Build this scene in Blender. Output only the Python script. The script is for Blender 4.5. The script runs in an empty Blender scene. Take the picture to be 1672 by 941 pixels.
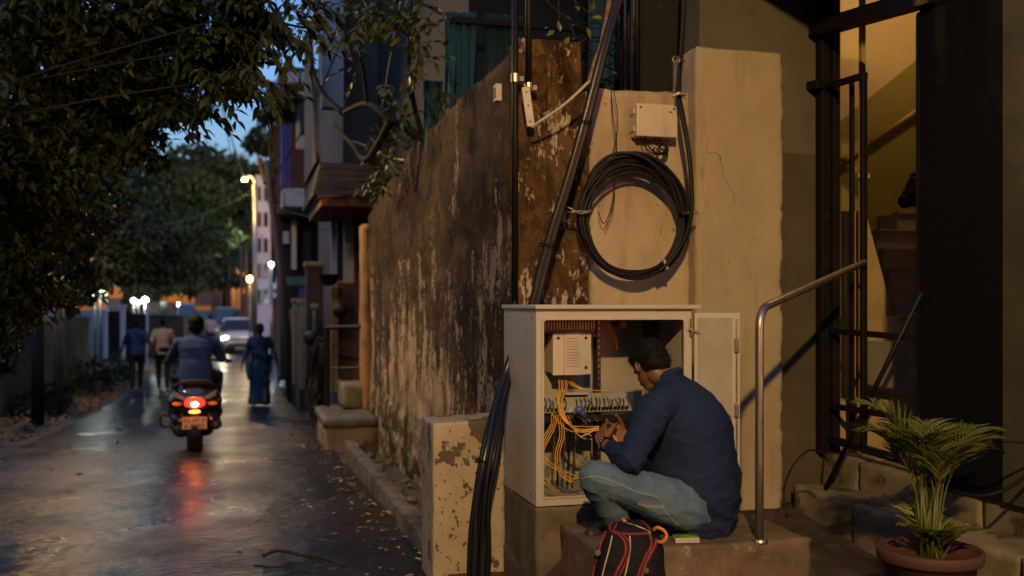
import bpy, bmesh, math, random
from math import sin, cos, pi, radians as R_
from mathutils import Vector as V, Matrix, noise as NZ, Quaternion
random.seed(7)
S = bpy.context.scene
# ------------------------------------------------------------------ camera
F_PX = 1625.0; YAW = R_(15.02); HZ = 500.0; CZ = 1.4
cd = bpy.data.cameras.new('camera'); cam = bpy.data.objects.new('camera', cd); S.collection.objects.link(cam)
cam.location = (0, 0, CZ); cam.rotation_euler = (pi/2, 0, -YAW)
cd.lens = 36*F_PX/1672; cd.sensor_width = 36; cd.shift_y = (HZ-470.5)/1672; cd.clip_start = .05; cd.clip_end = 2000
cd.dof.use_dof = True; cd.dof.focus_distance = 4.75; cd.dof.aperture_fstop = 1.75; cd.dof.aperture_blades = 0
S.camera = cam
S.render.engine = 'CYCLES'
S.cycles.use_denoising = True
S.cycles.use_light_tree = True
S.cycles.max_bounces = 6; S.cycles.diffuse_bounces = 3; S.cycles.glossy_bounces = 3; S.cycles.transmission_bounces = 4; S.cycles.transparent_max_bounces = 6
S.cycles.sample_clamp_indirect = 4.0; S.cycles.caustics_reflective = False; S.cycles.caustics_refractive = False
S.cycles.blur_glossy = .5
# ------------------------------------------------------------------ dusk sky
w = bpy.data.worlds.new('World'); S.world = w; w.use_nodes = True
nt = w.node_tree; nt.nodes.clear()
wo = nt.nodes.new('ShaderNodeOutputWorld'); bg = nt.nodes.new('ShaderNodeBackground')
sky = nt.nodes.new('ShaderNodeTexSky'); sky.sky_type = 'NISHITA'; sky.sun_disc = False
SUN_EL, SUN_ROT = R_(1.6), R_(150)
sky.sun_elevation = SUN_EL; sky.sun_rotation = SUN_ROT; sky.ozone_density = 4.0; sky.dust_density = .6
tc = nt.nodes.new('ShaderNodeTexCoord'); mp = nt.nodes.new('ShaderNodeMapping'); mp.inputs['Scale'].default_value = (1, 1, 3)
cn = nt.nodes.new('ShaderNodeTexNoise'); cn.inputs['Scale'].default_value = 2.6; cn.inputs['Detail'].default_value = 8
cr_ = nt.nodes.new('ShaderNodeMapRange'); cr_.inputs['From Min'].default_value = .35; cr_.inputs['From Max'].default_value = .75
cr_.inputs['To Min'].default_value = .8; cr_.inputs['To Max'].default_value = 1.35
vm = nt.nodes.new('ShaderNodeVectorMath'); vm.operation = 'SCALE'
L = nt.links.new
L(tc.outputs['Generated'], mp.inputs[0]); L(mp.outputs[0], cn.inputs['Vector']); L(cn.outputs['Fac'], cr_.inputs['Value'])
L(sky.outputs[0], vm.inputs[0]); L(cr_.outputs[0], vm.inputs['Scale']); vt = nt.nodes.new('ShaderNodeVectorMath'); vt.operation = 'MULTIPLY'; vt.inputs[1].default_value = (1.65, 1.12, 1.02); L(vm.outputs[0], vt.inputs[0]); L(vt.outputs[0], bg.inputs['Color'])
bg.inputs['Strength'].default_value = 0.15
L(bg.outputs[0], wo.inputs[0])
S.view_settings.view_transform = 'Standard'; S.view_settings.look = 'None'; S.view_settings.gamma = 1
S.view_settings.use_curve_mapping = False
S.view_settings.exposure = 2.12
# afterglow: what is left of the daylight, very weak and from most of the sky
sl = bpy.data.lights.new('afterglow_sun', 'SUN'); sl.energy = .13; sl.angle = R_(70); sl.color = (.50, .70, 1.0)
so0 = bpy.data.objects.new('afterglow_sun', sl); S.collection.objects.link(so0); so0.rotation_euler = V((.35, .45, -1.0)).to_track_quat('-Z', 'Y').to_euler()
KEY_W = 640
# ------------------------------------------------------------------ pixel -> place
SY, CY = sin(YAW), cos(YAW)
def C(u, v, d):
    s = (u-836)/F_PX
    return V(((SY+CY*s)*d, (CY-SY*s)*d, CZ-(v-HZ)/F_PX*d))
def onY(u, Y):                 # X and depth where column u meets the plane Y
    s = (u-836)/F_PX; d = Y/(CY-SY*s); return (SY+CY*s)*d, d
def onX(u, X):
    s = (u-836)/F_PX; d = X/(SY+CY*s); return (CY-SY*s)*d, d
def zz(v, d): return CZ-(v-HZ)/F_PX*d
def LAT(a, b, c=0): return V((CY*a+SY*b, -SY*a+CY*b, c))     # camera-right a, away b, up c
# ------------------------------------------------------------------ materials
def mat(name, c, c2=None, sc=6, st=(1,1,1), lo=.35, hi=.65, c3=None, sc3=2, st3=(1,1,1), lo3=.5, hi3=.56, zg=None,
        c4=None, sc4=3, lo4=.6, hi4=.64, st4=(1,1,1), r=.7, r2=None, metal=0, b=0, bs=40, bst=(1,1,1), b2=0, bs2=4, coat=0, em=None, es=0, spec=.5, alpha=None, trans=0, crack=None):
    m = bpy.data.materials.new(name); m.use_nodes = True; t = m.node_tree; p = t.nodes['Principled BSDF']
    N = t.nodes.new; K = t.links.new
    col4 = lambda q: (q[0], q[1], q[2], 1)
    p.inputs['Base Color'].default_value = col4(c); p.inputs['Roughness'].default_value = r; p.inputs['Metallic'].default_value = metal
    p.inputs['Specular IOR Level'].default_value = spec
    if coat: p.inputs['Coat Weight'].default_value = coat; p.inputs['Coat Roughness'].default_value = .08
    if trans: p.inputs['Transmission Weight'].default_value = trans
    if alpha is not None: p.inputs['Alpha'].default_value = alpha
    if em: p.inputs['Emission Color'].default_value = col4(em); p.inputs['Emission Strength'].default_value = es
    if not (c2 or c3 or b or b2 or c4): return m
    co = N('ShaderNodeTexCoord')
    def tex(scale, st, detail=8):
        a = N('ShaderNodeMapping'); a.inputs['Scale'].default_value = st; K(co.outputs['Object'], a.inputs[0])
        n = N('ShaderNodeTexNoise'); n.inputs['Scale'].default_value = scale; n.inputs['Detail'].default_value = detail; n.inputs['Roughness'].default_value = .62
        K(a.outputs[0], n.inputs['Vector']); return n.outputs['Fac']
    def rng(src, lo, hi):
        q = N('ShaderNodeMapRange'); q.inputs['From Min'].default_value = lo; q.inputs['From Max'].default_value = hi
        K(src, q.inputs['Value']); return q.outputs[0]
    cur = None
    def mix(fac, A, B):
        x = N('ShaderNodeMix'); x.data_type = 'RGBA'; K(fac, x.inputs['Factor'])
        if isinstance(A, tuple): x.inputs['A'].default_value = col4(A)
        else: K(A, x.inputs['A'])
        x.inputs['B'].default_value = col4(B); return x.outputs['Result']
    f3 = None; cur = c
    if c2:
        f = rng(tex(sc, st), lo, hi); cur = mix(f, c, c2)
        if r2 is not None:
            q = N('ShaderNodeMapRange'); q.inputs['To Min'].default_value = r; q.inputs['To Max'].default_value = r2; K(f, q.inputs['Value']); K(q.outputs[0], p.inputs['Roughness'])
    if c3:
        s = tex(sc3, st3)
        if zg:
            sx = N('ShaderNodeSeparateXYZ'); K(co.outputs['Object'], sx.inputs[0])
            g = N('ShaderNodeMapRange'); g.inputs['From Min'].default_value = zg[0]; g.inputs['From Max'].default_value = zg[1]
            g.inputs['To Min'].default_value = zg[2]; g.inputs['To Max'].default_value = zg[3]; K(sx.outputs['Z'], g.inputs['Value'])
            ad = N('ShaderNodeMath'); ad.operation = 'ADD'; K(s, ad.inputs[0]); K(g.outputs[0], ad.inputs[1]); s = ad.outputs[0]
        f3 = rng(s, lo3, hi3); cur = mix(f3, cur, c3)
    if c4:
        f4 = rng(tex(sc4, st4), lo4, hi4); cur = mix(f4, cur, c4)
    if crack:
        vo = N('ShaderNodeTexVoronoi'); vo.feature = 'DISTANCE_TO_EDGE'; vo.inputs['Scale'].default_value = crack
        wn = N('ShaderNodeTexNoise'); wn.inputs['Scale'].default_value = 6; K(co.outputs['Object'], wn.inputs['Vector'])
        va = N('ShaderNodeVectorMath'); va.operation = 'MULTIPLY_ADD'; va.inputs[1].default_value = (.35,.35,.35); K(wn.outputs['Color'], va.inputs[0]); K(co.outputs['Object'], va.inputs[2]); K(va.outputs[0], vo.inputs['Vector'])
        l = N('ShaderNodeMath'); l.operation = 'LESS_THAN'; l.inputs[1].default_value = .0022; K(vo.outputs['Distance'], l.inputs[0])
        msk = rng(tex(1.3, (1,1,1)), .56, .60); mu = N('ShaderNodeMath'); mu.operation = 'MULTIPLY'; K(l.outputs[0], mu.inputs[0]); K(msk, mu.inputs[1])
        cur = mix(mu.outputs[0], cur, (.06,.045,.03))
    if not isinstance(cur, tuple): K(cur, p.inputs['Base Color'])
    nrm = None
    for s_, sc_, st_ in ((b2, bs2, (1,1,1)), (b, bs, bst)):
        if s_:
            bu = N('ShaderNodeBump'); bu.inputs['Strength'].default_value = min(1, s_*20); bu.inputs['Distance'].default_value = s_
            K(tex(sc_, st_, 6), bu.inputs['Height'])
            if nrm: K(nrm, bu.inputs['Normal'])
            nrm = bu.outputs[0]
    if f3 is not None:
        bu = N('ShaderNodeBump'); bu.inputs['Strength'].default_value = .5; bu.inputs['Distance'].default_value = .004; K(f3, bu.inputs['Height'])
        if nrm: K(nrm, bu.inputs['Normal'])
        nrm = bu.outputs[0]
    if nrm: K(nrm, p.inputs['Normal'])
    return m
# ------------------------------------------------------------------ object bookkeeping
COL = S.collection; ROOT = {}
def tag(o, label=None, cat=None, group=None, kind=None):
    for k, q in (('label', label), ('category', cat), ('group', group), ('kind', kind)):
        if q: o[k] = q
    return o
def thing(name, label, cat, loc=(0,0,0), rz=0, group=None):
    o = bpy.data.objects.new(name, None); COL.objects.link(o); o.empty_display_size = .1
    o.location = loc; o.rotation_euler = (0, 0, rz); ROOT[o] = V(loc)
    return tag(o, label, cat, group)
class MB:
    """collects shapes; build() links them as one mesh object"""
    def __init__(s): s.v = []; s.f = []
    def add(s, vs, fs):
        k = len(s.v); s.v += [V(x) for x in vs]; s.f += [tuple(i+k for i in f) for f in fs]; return s
    def box(s, x0, x1, y0, y1, z0, z1, M=None):
        vs = [V((x, y, z)) for z in (z0, z1) for x, y in ((x0,y0),(x1,y0),(x1,y1),(x0,y1))]
        if M: vs = [M @ q for q in vs]
        return s.add(vs, [(3,2,1,0),(4,5,6,7),(0,1,5,4),(1,2,6,5),(2,3,7,6),(3,0,4,7)])
    def beam(s, p, q, wd, h, up=V((0,0,1))):
        p, q = V(p), V(q); d = (q-p).normalized(); sd = d.cross(up)
        if sd.length < 1e-4: sd = V((1,0,0))
        sd.normalize(); u = sd.cross(d); vs = []
        for e in (p, q):
            for a, b in ((-1,-1),(1,-1),(1,1),(-1,1)): vs.append(e+sd*a*wd/2+u*b*h/2)
        return s.add(vs, [(0,1,2,3),(7,6,5,4),(0,4,5,1),(1,5,6,2),(2,6,7,3),(3,7,4,0)])
    def prism(s, poly, y0, y1, axes='xz'):
        n = len(poly); vs = []
        for y in (y0, y1):
            for a, b in poly: vs.append({'xz':(a,y,b),'yz':(y,a,b),'xy':(a,b,y)}[axes])
        return s.add(vs, [tuple(range(n)), tuple(range(2*n-1, n-1, -1))] + [(i, i+n, (i+1)%n+n, (i+1)%n) for i in range(n)])
    def tube(s, pts, r, seg=8, closed=False, cap=True):
        pts = [V(p) for p in pts]; n = len(pts); rs = r if isinstance(r, (list, tuple)) else [r]*n
        up = None; vs = []
        for i, p in enumerate(pts):
            if closed: t = pts[(i+1)%n]-pts[i-1]
            else: t = pts[min(i+1,n-1)]-pts[max(i-1,0)]
            if t.length < 1e-9: t = V((0,0,1))
            t.normalize()
            if up is None:
                up = V((0,0,1)) if abs(t.z) < .9 else V((1,0,0))
            up = (up-t*up.dot(t))
            if up.length < 1e-6: up = t.orthogonal()
            up.normalize(); sd = t.cross(up)
            for k in range(seg):
                a = 2*pi*k/seg; vs.append(p+(sd*cos(a)+up*sin(a))*rs[i])
        fs = []
        for i in range(n if closed else n-1):
            j = (i+1)%n
            for k in range(seg): k2 = (k+1)%seg; fs.append((i*seg+k, i*seg+k2, j*seg+k2, j*seg+k))
        if cap and not closed: fs += [tuple(range(seg-1,-1,-1)), tuple((n-1)*seg+k for k in range(seg))]
        return s.add(vs, fs)
    def ell(s, c, r, M=None, nu=16, nv=10):
        if isinstance(r, (int, float)): r = (r, r, r)
        c = V(c); vs = []; M = M or Matrix.Identity(3)
        for j in range(1, nv):
            a = pi*j/nv
            for i in range(nu):
                b = 2*pi*i/nu; vs.append(c+M@V((r[0]*sin(a)*cos(b), r[1]*sin(a)*sin(b), r[2]*cos(a))))
        vs += [c+M@V((0,0,r[2])), c-M@V((0,0,r[2]))]; T = len(vs)-2; fs = []
        for j in range(nv-2):
            for i in range(nu): i2 = (i+1)%nu; fs.append((j*nu+i, (j+1)*nu+i, (j+1)*nu+i2, j*nu+i2))
        for i in range(nu): i2 = (i+1)%nu; fs += [(T, i, i2), (T+1, (nv-2)*nu+i2, (nv-2)*nu+i)]
        return s.add(vs, fs)
    def limb(s, *pr, seg=14):
        """chain of (point, radius): tapered round limb"""
        for (a, ra), (b, rb) in zip(pr, pr[1:]):
            a, b = V(a), V(b); d = b-a; n = 6
            if d.length < 1e-5: continue
            s.tube([a+d*i/n for i in range(n+1)], [ra+(rb-ra)*i/n for i in range(n+1)], seg)
        for a, ra in pr: s.ell(a, ra, nu=seg, nv=10)
        return s
    def loft(s, secs, n=24, pw=2.0, cap=True):
        """secs: (centre, vecA, vecB) ellipse-like sections"""
        vs = []; fs = []
        for c, A, B in secs:
            c, A, B = V(c), V(A), V(B)
            for k in range(n):
                a = 2*pi*k/n; ca, sa = cos(a), sin(a)
                vs.append(c + A*math.copysign(abs(ca)**(2/pw), ca) + B*math.copysign(abs(sa)**(2/pw), sa))
        m = len(secs)
        for j in range(m-1):
            for k in range(n): k2 = (k+1)%n; fs.append((j*n+k, j*n+k2, (j+1)*n+k2, (j+1)*n+k))
        if cap: fs += [tuple(range(n-1,-1,-1)), tuple((m-1)*n+k for k in range(n))]
        return s.add(vs, fs)
    def lathe(s, prof, c, n=28, M=None):
        M = M or Matrix.Identity(3); c = V(c); vs = []; fs = []
        for r, z in prof:
            for k in range(n): a = 2*pi*k/n; vs.append(c+M@V((r*cos(a), r*sin(a), z)))
        for j in range(len(prof)-1):
            for k in range(n): k2 = (k+1)%n; fs.append((j*n+k, j*n+k2, (j+1)*n+k2, (j+1)*n+k))
        return s.add(vs, fs)
    def mesh(s, name='m', off=V((0,0,0))):
        me = bpy.data.meshes.new(name); me.from_pydata([tuple(q-off) for q in s.v], [], s.f); me.validate(); me.update(); return me
    def build(s, name, material, parent=None, smooth=False, bevel=0, world=True, me=None):
        off = V((0,0,0)); r = parent
        while r is not None and r.parent is not None: r = r.parent
        if world and r is not None and r in ROOT: off = ROOT[r]
        if me is None:
            me = s.mesh(name, off)
            bm = bmesh.new(); bm.from_mesh(me); bmesh.ops.recalc_face_normals(bm, faces=bm.faces); bm.to_mesh(me); bm.free()
        elif off.length: me.transform(Matrix.Translation(-off))
        me.name = name
        o = bpy.data.objects.new(name, me); COL.objects.link(o); me.materials.append(material)
        if smooth: me.polygons.foreach_set('use_smooth', [True]*len(me.polygons))
        if parent is not None: o.parent = parent
        if bevel:
            md = o.modifiers.new('bevel', 'BEVEL'); md.width = bevel; md.segments = 2; md.limit_method = 'ANGLE'
        return o
def solo(mb, name, material, label, cat, group=None, kind=None, **k):
    return tag(mb.build(name, material, None, **k), label, cat, group, kind)
def ground(mb, name, material, label=None, **k):
    o = mb.build(name, material, None, **k); tag(o, kind='structure')
    if label: o['label'] = label
    return o
def cr(pts, n=8):
    pts = [V(p) for p in pts]; out = []
    for i in range(len(pts)-1):
        a = pts[max(i-1,0)]; b = pts[i]; c = pts[i+1]; d = pts[min(i+2,len(pts)-1)]
        for k in range(n):
            t = k/n; out.append(.5*((2*b)+(c-a)*t+(2*a-5*b+4*c-d)*t*t+(3*b-a-3*c+d)*t**3))
    out.append(pts[-1]); return out
def grid_box(x0, x1, y0, y1, z0, z1, res, amp, chip=0, seed=0, top=None, freq=3):
    """closed box cut into small faces, knocked about like rough plaster or cast concrete"""
    mb = MB(); nx, ny, nz = [max(1, int(round((b-a)/res))) for a, b in ((x0,x1),(y0,y1),(z0,z1))]
    idx = {}; vs = []; fs = []
    def vid(i, j, k):
        key = (i, j, k)
        if key not in idx: idx[key] = len(vs); vs.append([i, j, k])
        return idx[key]
    for i in range(nx):
        for k in range(nz):
            fs.append([vid(i,0,k), vid(i+1,0,k), vid(i+1,0,k+1), vid(i,0,k+1)]); fs.append([vid(i+1,ny,k), vid(i,ny,k), vid(i,ny,k+1), vid(i+1,ny,k+1)])
    for j in range(ny):
        for k in range(nz):
            fs.append([vid(0,j+1,k), vid(0,j,k), vid(0,j,k+1), vid(0,j+1,k+1)]); fs.append([vid(nx,j,k), vid(nx,j+1,k), vid(nx,j+1,k+1), vid(nx,j,k+1)])
    for i in range(nx):
        for j in range(ny):
            fs.append([vid(i,j,nz), vid(i+1,j,nz), vid(i+1,j+1,nz), vid(i,j+1,nz)]); fs.append([vid(i,j+1,0), vid(i+1,j+1,0), vid(i+1,j,0), vid(i,j,0)])
    out = []
    for i, j, k in vs:
        x = x0+(x1-x0)*i/nx; y = y0+(y1-y0)*j/ny
        zt = top(x, y) if top else z1
        z = z0+(zt-z0)*k/nz
        p = V((x, y, z)); q = p*freq+V((seed*7.3, seed, 0))
        nv = V((NZ.fractal(q, .7, 2, 4), NZ.fractal(q+V((9,3,1)), .7, 2, 4), NZ.fractal(q+V((2,8,5)), .7, 2, 4)))*amp
        e = (i in (0,nx)) + (j in (0,ny)) + (k in (0,nz))
        if e >= 2 and chip:
            cc = V(((x0+x1)/2, (y0+y1)/2, (z0+zt)/2)); dirn = V(((i == 0)-(i == nx), (j == 0)-(j == ny), (k == 0)-(k == nz))).normalized()
            a = max(0, NZ.noise(p*14+V((seed,0,0))))+.6*max(0, NZ.noise(p*33)); nv += dirn*chip*(.35+a*1.6)
        out.append(p+nv)
    mb.v = out; mb.f = [tuple(f) for f in fs]; return mb
def remesh(mb, voxel, smooth=5, fac=.5, name='body'):
    me = mb.mesh(name); o = bpy.data.objects.new('tmp', me); COL.objects.link(o)
    md = o.modifiers.new('r', 'REMESH'); md.mode = 'VOXEL'; md.voxel_size = voxel; md.use_smooth_shade = True
    sm = o.modifiers.new('s', 'SMOOTH'); sm.iterations = smooth; sm.factor = fac
    bpy.context.view_layer.update(); dg = bpy.context.evaluated_depsgraph_get()
    m2 = bpy.data.meshes.new_from_object(o.evaluated_get(dg)); bpy.data.objects.remove(o); bpy.data.meshes.remove(me)
    m2.materials.clear(); return m2
def displace(me, fn):
    me.update()
    ns = [q.normal.copy() for q in me.vertices]
    for q, n in zip(me.vertices, ns): q.co = q.co + n*fn(q.co, n)
    me.update(); return me
def frame(fwd, up=V((0,0,1))):
    """3x3 with columns right, forward, up"""
    f = V(fwd).normalized(); r = f.cross(up).normalized(); u = r.cross(f)
    return Matrix((r, f, u)).transposed()
def leaf(mb, p, d, n, ln, wd):
    """a pointed leaf folded along its midrib"""
    d = d.normalized(); s = d.cross(n).normalized(); n = s.cross(d); k = len(mb.v)
    mb.v += [p, p+d*ln*.38+s*wd*.5+n*wd*.12, p+d*ln*.4-n*wd*.04, p+d*ln*.38-s*wd*.5+n*wd*.12, p+d*ln-n*ln*.12, p+d*ln*.72+s*wd*.3+n*wd*.05-n*ln*.04, p+d*ln*.72-s*wd*.3+n*wd*.05-n*ln*.04]
    mb.f += [(k,k+1,k+2),(k,k+2,k+3),(k+1,k+5,k+4,k+2),(k+2,k+4,k+6,k+3)]
def rdir(rnd=random):
    while 1:
        q = V((rnd.uniform(-1,1), rnd.uniform(-1,1), rnd.uniform(-1,1)))
        if .05 < q.length < 1: return q.normalized()
def sprig(mb, p, d, ln, n, lsz, tw=None):
    """twig with alternate leaves hanging off it"""
    d = d.normalized(); q = V(p); tip = q+d*ln+V((0,0,-.18*ln)); pts = [q+(tip-q)*t+V((0,0,.06*ln*sin(pi*t))) for t in (0,.25,.5,.75,1)]
    if tw is not None: tw.tube(pts, [.004,.0035,.003,.0025,.0015], 4)
    for i in range(n):
        t = (i+.7)/n; b = pts[min(3, int(t*4))].lerp(pts[min(4, int(t*4)+1)], t*4-int(t*4)) if t < 1 else pts[-1]
        side = d.cross(V((0,0,1))).normalized()*(1 if i%2 else -1)
        dd = (d*.7+side*random.uniform(.5,1.1)+V((0,0,random.uniform(-.9,.15)))).normalized()
        leaf(mb, b, dd, (V((0,0,1))+rdir()*.6), lsz*random.uniform(.7,1.25), lsz*random.uniform(.36,.5))
# ------------------------------------------------------------------ people
def head_prims(b, h, c, Mx, s=1.0, face=True, hairlen=0):
    """head on body builder b, hair on h; c = centre of the skull, Mx columns right/forward/up"""
    P = lambda x, y, z: V(c)+Mx@(V((x, y, z))*s)
    E = lambda m, x, y, z, r: m.ell(P(x,y,z), tuple(q*s for q in r), Mx)
    E(b, 0, -.005, .025, (.076,.094,.088)); E(b, 0, .025, -.03, (.064,.072,.075)); E(b, 0, .045, -.082, (.043,.045,.032))
    E(b, 0, .062, -.03, (.045,.036,.05)); E(b, .03, .07, -.028, (.02,.018,.02)); E(b, -.03, .07, -.028, (.02,.018,.02))
    b.limb((P(0,.088,.01), .009*s), (P(0,.112,-.028), .014*s)); E(b, .01, .1, -.03, (.011,.011,.008)); E(b, -.01, .1, -.03, (.011,.011,.008))
    E(b, 0, .094, -.056, (.024,.011,.006)); E(b, 0, .091, -.066, (.022,.012,.007)); E(b, 0, .09, .028, (.045,.012,.01))
    for q in (-1, 1):
        ex = P(q*.076, -.005, -.012)
        for k in range(8):
            a = 2*pi*k/8
            b.limb((ex+Mx@(V((q*.012, -.004+.014*cos(a), .026*sin(a)-.002*k*.0))*s), .0055*s), (ex+Mx@(V((q*.012, -.004+.014*cos(a+.785), .026*sin(a+.785)))*s), .0055*s), seg=6)
        E(b, q*.08, .0, -.03, (.008,.009,.01)); E(b, q*.078, 0, -.01, (.005,.012,.022))
    if h is not None:
        E(h, 0, -.018, .045, (.085,.098,.086)); E(h, 0, -.045, .0, (.078,.07,.08)); E(h, 0, .045, .085, (.06,.055,.035))
        E(h, 0, -.065, -.035, (.06,.045,.045))
        if hairlen: E(h, 0, -.115, -.02, (.045,.04,.045))
def hand_prims(b, wr, dirn, pn, thumb, curl=.5, s=1.0, spread=.12):
    """palm and five fingers; dirn = along palm, pn = the way fingers curl, thumb = side of the thumb"""
    d = V(dirn).normalized(); t = V(thumb); t = (t-d*t.dot(d)).normalized(); n = V(pn); n = (n-d*n.dot(d)-t*n.dot(t)).normalized()
    wr = V(wr)
    for k in range(4):
        o = (1.5-k)*.0195*s
        b.limb((wr+t*o*.55, .016*s), (wr+d*.045*s+t*o, .0145*s), (wr+d*.088*s+t*o, .0125*s), seg=8)
    for k, ln in enumerate((.072,.082,.077,.06)):
        base = wr+d*.088*s+t*(1.5-k)*.0205*s; dd = (d+t*spread*(1.5-k)*.5).normalized(); q = base; r = .0098*s
        for j, fr in enumerate((.45,.31,.24)):
            a = curl*(.7+.35*j)+.06*k; dd = (dd*cos(a)+n*sin(a)).normalized() if j else (dd*cos(a*.8)+n*sin(a*.8)).normalized()
            q2 = q+dd*ln*fr*s; b.limb((q, r), (q2, r*.9), seg=8); q = q2; r *= .9
            n2 = n
    q = wr+d*.028*s+t*.026*s; dd = (d*.65+t*.65+n*.35).normalized()
    for j, ln in enumerate((.042,.032,.027)):
        q2 = q+dd*ln*s; b.limb((q, (.0145-.002*j)*s), (q2, (.0125-.002*j)*s), seg=8); q = q2; dd = (dd*.85-t*.28*curl+n*.25*curl+d*.2).normalized()
def person(name, label, loc, rz, J, skin, shirt, trou, hairm, shoem, vox=.012, group=None, sleeve=.5, hs=1.0, tail=.05, fold=.004, hairlen=0, extra=None, bulk=1.0):
    """J: joints in local coordinates, figure facing +Y"""
    T = thing(name, label, 'person', loc, rz, group)
    b, sh, tr, hr = MB(), MB(), MB(), MB(); so2 = [MB(), MB()]
    Mx = frame(J.get('look', V((0,1,-.05))))
    head_prims(b, hr, J['head'], Mx, hs, hairlen=hairlen)
    b.limb((J['neck'], .052), (V(J['head'])+Mx@V((0,-.015,-.07)), .05))
    rt = (V(J['sh'][1])-V(J['sh'][0])).normalized(); pel, ch, nk = V(J['pel']), V(J['chest']), V(J['neck'])
    hp = (V(J['hip'][1])-V(J['hip'][0])).normalized()
    def torso(m, o, bot):
        up = (nk-pel).normalized(); secs = []
        for t, a, c in ((bot, .15, .115), (.12, .16, .12), (.34, .142, .108), (.62, .168, .118), (.84, .17, .1), (.94, .11, .075), (1.0, .06, .055)):
            p = pel.lerp(ch, t/.62) if 0 <= t < .62 else (ch.lerp(nk, (t-.62)/.38) if t >= .62 else pel+(pel-ch).normalized()*(-t)*.5)
            r = hp.lerp(rt, max(0, min(1, t))).normalized(); f = up.cross(r).normalized()
            secs.append((p, r*(a*bulk+o), f*(c*bulk+o)))
        m.loft(secs, 22, 2.3)
    torso(b, -.012, -.08)
    for q in (0, 1):
        s_, e, wr = V(J['sh'][q]), V(J['el'][q]), V(J['wr'][q]); h, k, a, toe = V(J['hip'][q]), V(J['kn'][q]), V(J['an'][q]), V(J['toe'][q])
        b.limb((s_, .055), (e, .037), (e.lerp(wr, .35), .037), (wr, .025))
        fd = J.get('hd', [None, None])[q] or (wr-e).normalized(); ins = rt*(1 if q == 0 else -1); fw = V((0,1,0))
        hand_prims(b, wr, fd, J.get('pn', [ins, ins])[q] , J.get('th', [fw, fw])[q], J.get('curl', .45))
        b.limb((h, .078), (k, .052), (k.lerp(a, .3), .053), (a, .034)); b.limb((a-V((0,0,.03)), .035), (toe, .028))
        se = e if sleeve >= 1 else s_.lerp(e, sleeve/.5*.9) if sleeve < .5 else s_.lerp(e, .88)
        sh.limb((s_-rt*(-.02 if q == 0 else .02), .07), (se, .058))
        if sleeve >= 1: sh.limb((e, .056), (e.lerp(wr, .86), .04))
        tr.limb((h, .098), (k, .072), (k.lerp(a, .5), .068), (a+V((0,0,.02)), .056))
        so = so2[q]; so.limb((a+V((0,0,-.045)), .042), (toe, .034)); so.limb((a.lerp(toe, .4)+V((0,0,-.02)), .044), (toe, .032))
    torso(sh, .012, -tail*4); tr.loft([(pel-V((0,0,.07)), hp*.14, hp.cross(V((0,0,1)))*.1), (pel+V((0,0,.1)), hp*.155, hp.cross(V((0,0,1)))*.118)], 20, 2.4)
    me = remesh(b, vox, 4); MB().build('body', skin, T, smooth=True, world=False, me=me); 
    body = [o for o in COL.objects if o.parent == T][0]
    f2 = lambda c, n: fold*NZ.noise(V((c.x*9, c.y*9, c.z*5)))+fold*.8*NZ.noise(c*22)
    for m, nm_, mt in ((sh, 'shirt', shirt), (tr, 'trousers', trou)):
        if nm_ == 'trousers' and extra == 'sari': continue
        MB().build(nm_ if extra != 'sari' else 'blouse', mt, T, smooth=True, world=False, me=displace(remesh(m, vox, 5), f2))
    MB().build('hair', hairm, T, smooth=True, world=False, me=displace(remesh(hr, vox*.7, 2), lambda c, n: .003*NZ.noise(c*60)))
    for m in so2: MB().build('shoe', shoem, T, smooth=True, world=False, me=remesh(m, vox*.8, 3))
    return T
# ================================================================== materials in use
m_asph = mat('wet_asphalt', (.005,.008,.016), (.010,.013,.020), sc=1.1, lo=.35, hi=.7, c3=(.022,.019,.018), sc3=.8, lo3=.6, hi3=.75, r=.24, r2=.50, b=.04, bs=42, bst=(.7,1.4,1), b2=.10, bs2=9, spec=.17)
m_verge = mat('earth_verge', (.05,.036,.022), (.028,.024,.014), sc=3, c3=(.07,.05,.03), sc3=14, lo3=.55, hi3=.62, r=.9, r2=.55, b=.02, bs=18)
m_ground = mat('wet_earth', (.035,.026,.018), (.06,.045,.03), sc=5, c3=(.022,.017,.012), sc3=2.2, lo3=.52, hi3=.6, r=.45, r2=.85, b=.012, bs=24)
m_kerb = mat('kerb_concrete', (.13,.12,.11), (.05,.048,.045), sc=5, c3=(.03,.035,.018), sc3=2.4, lo3=.55, hi3=.62, r=.5, r2=.85, b=.01, bs=30)
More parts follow.
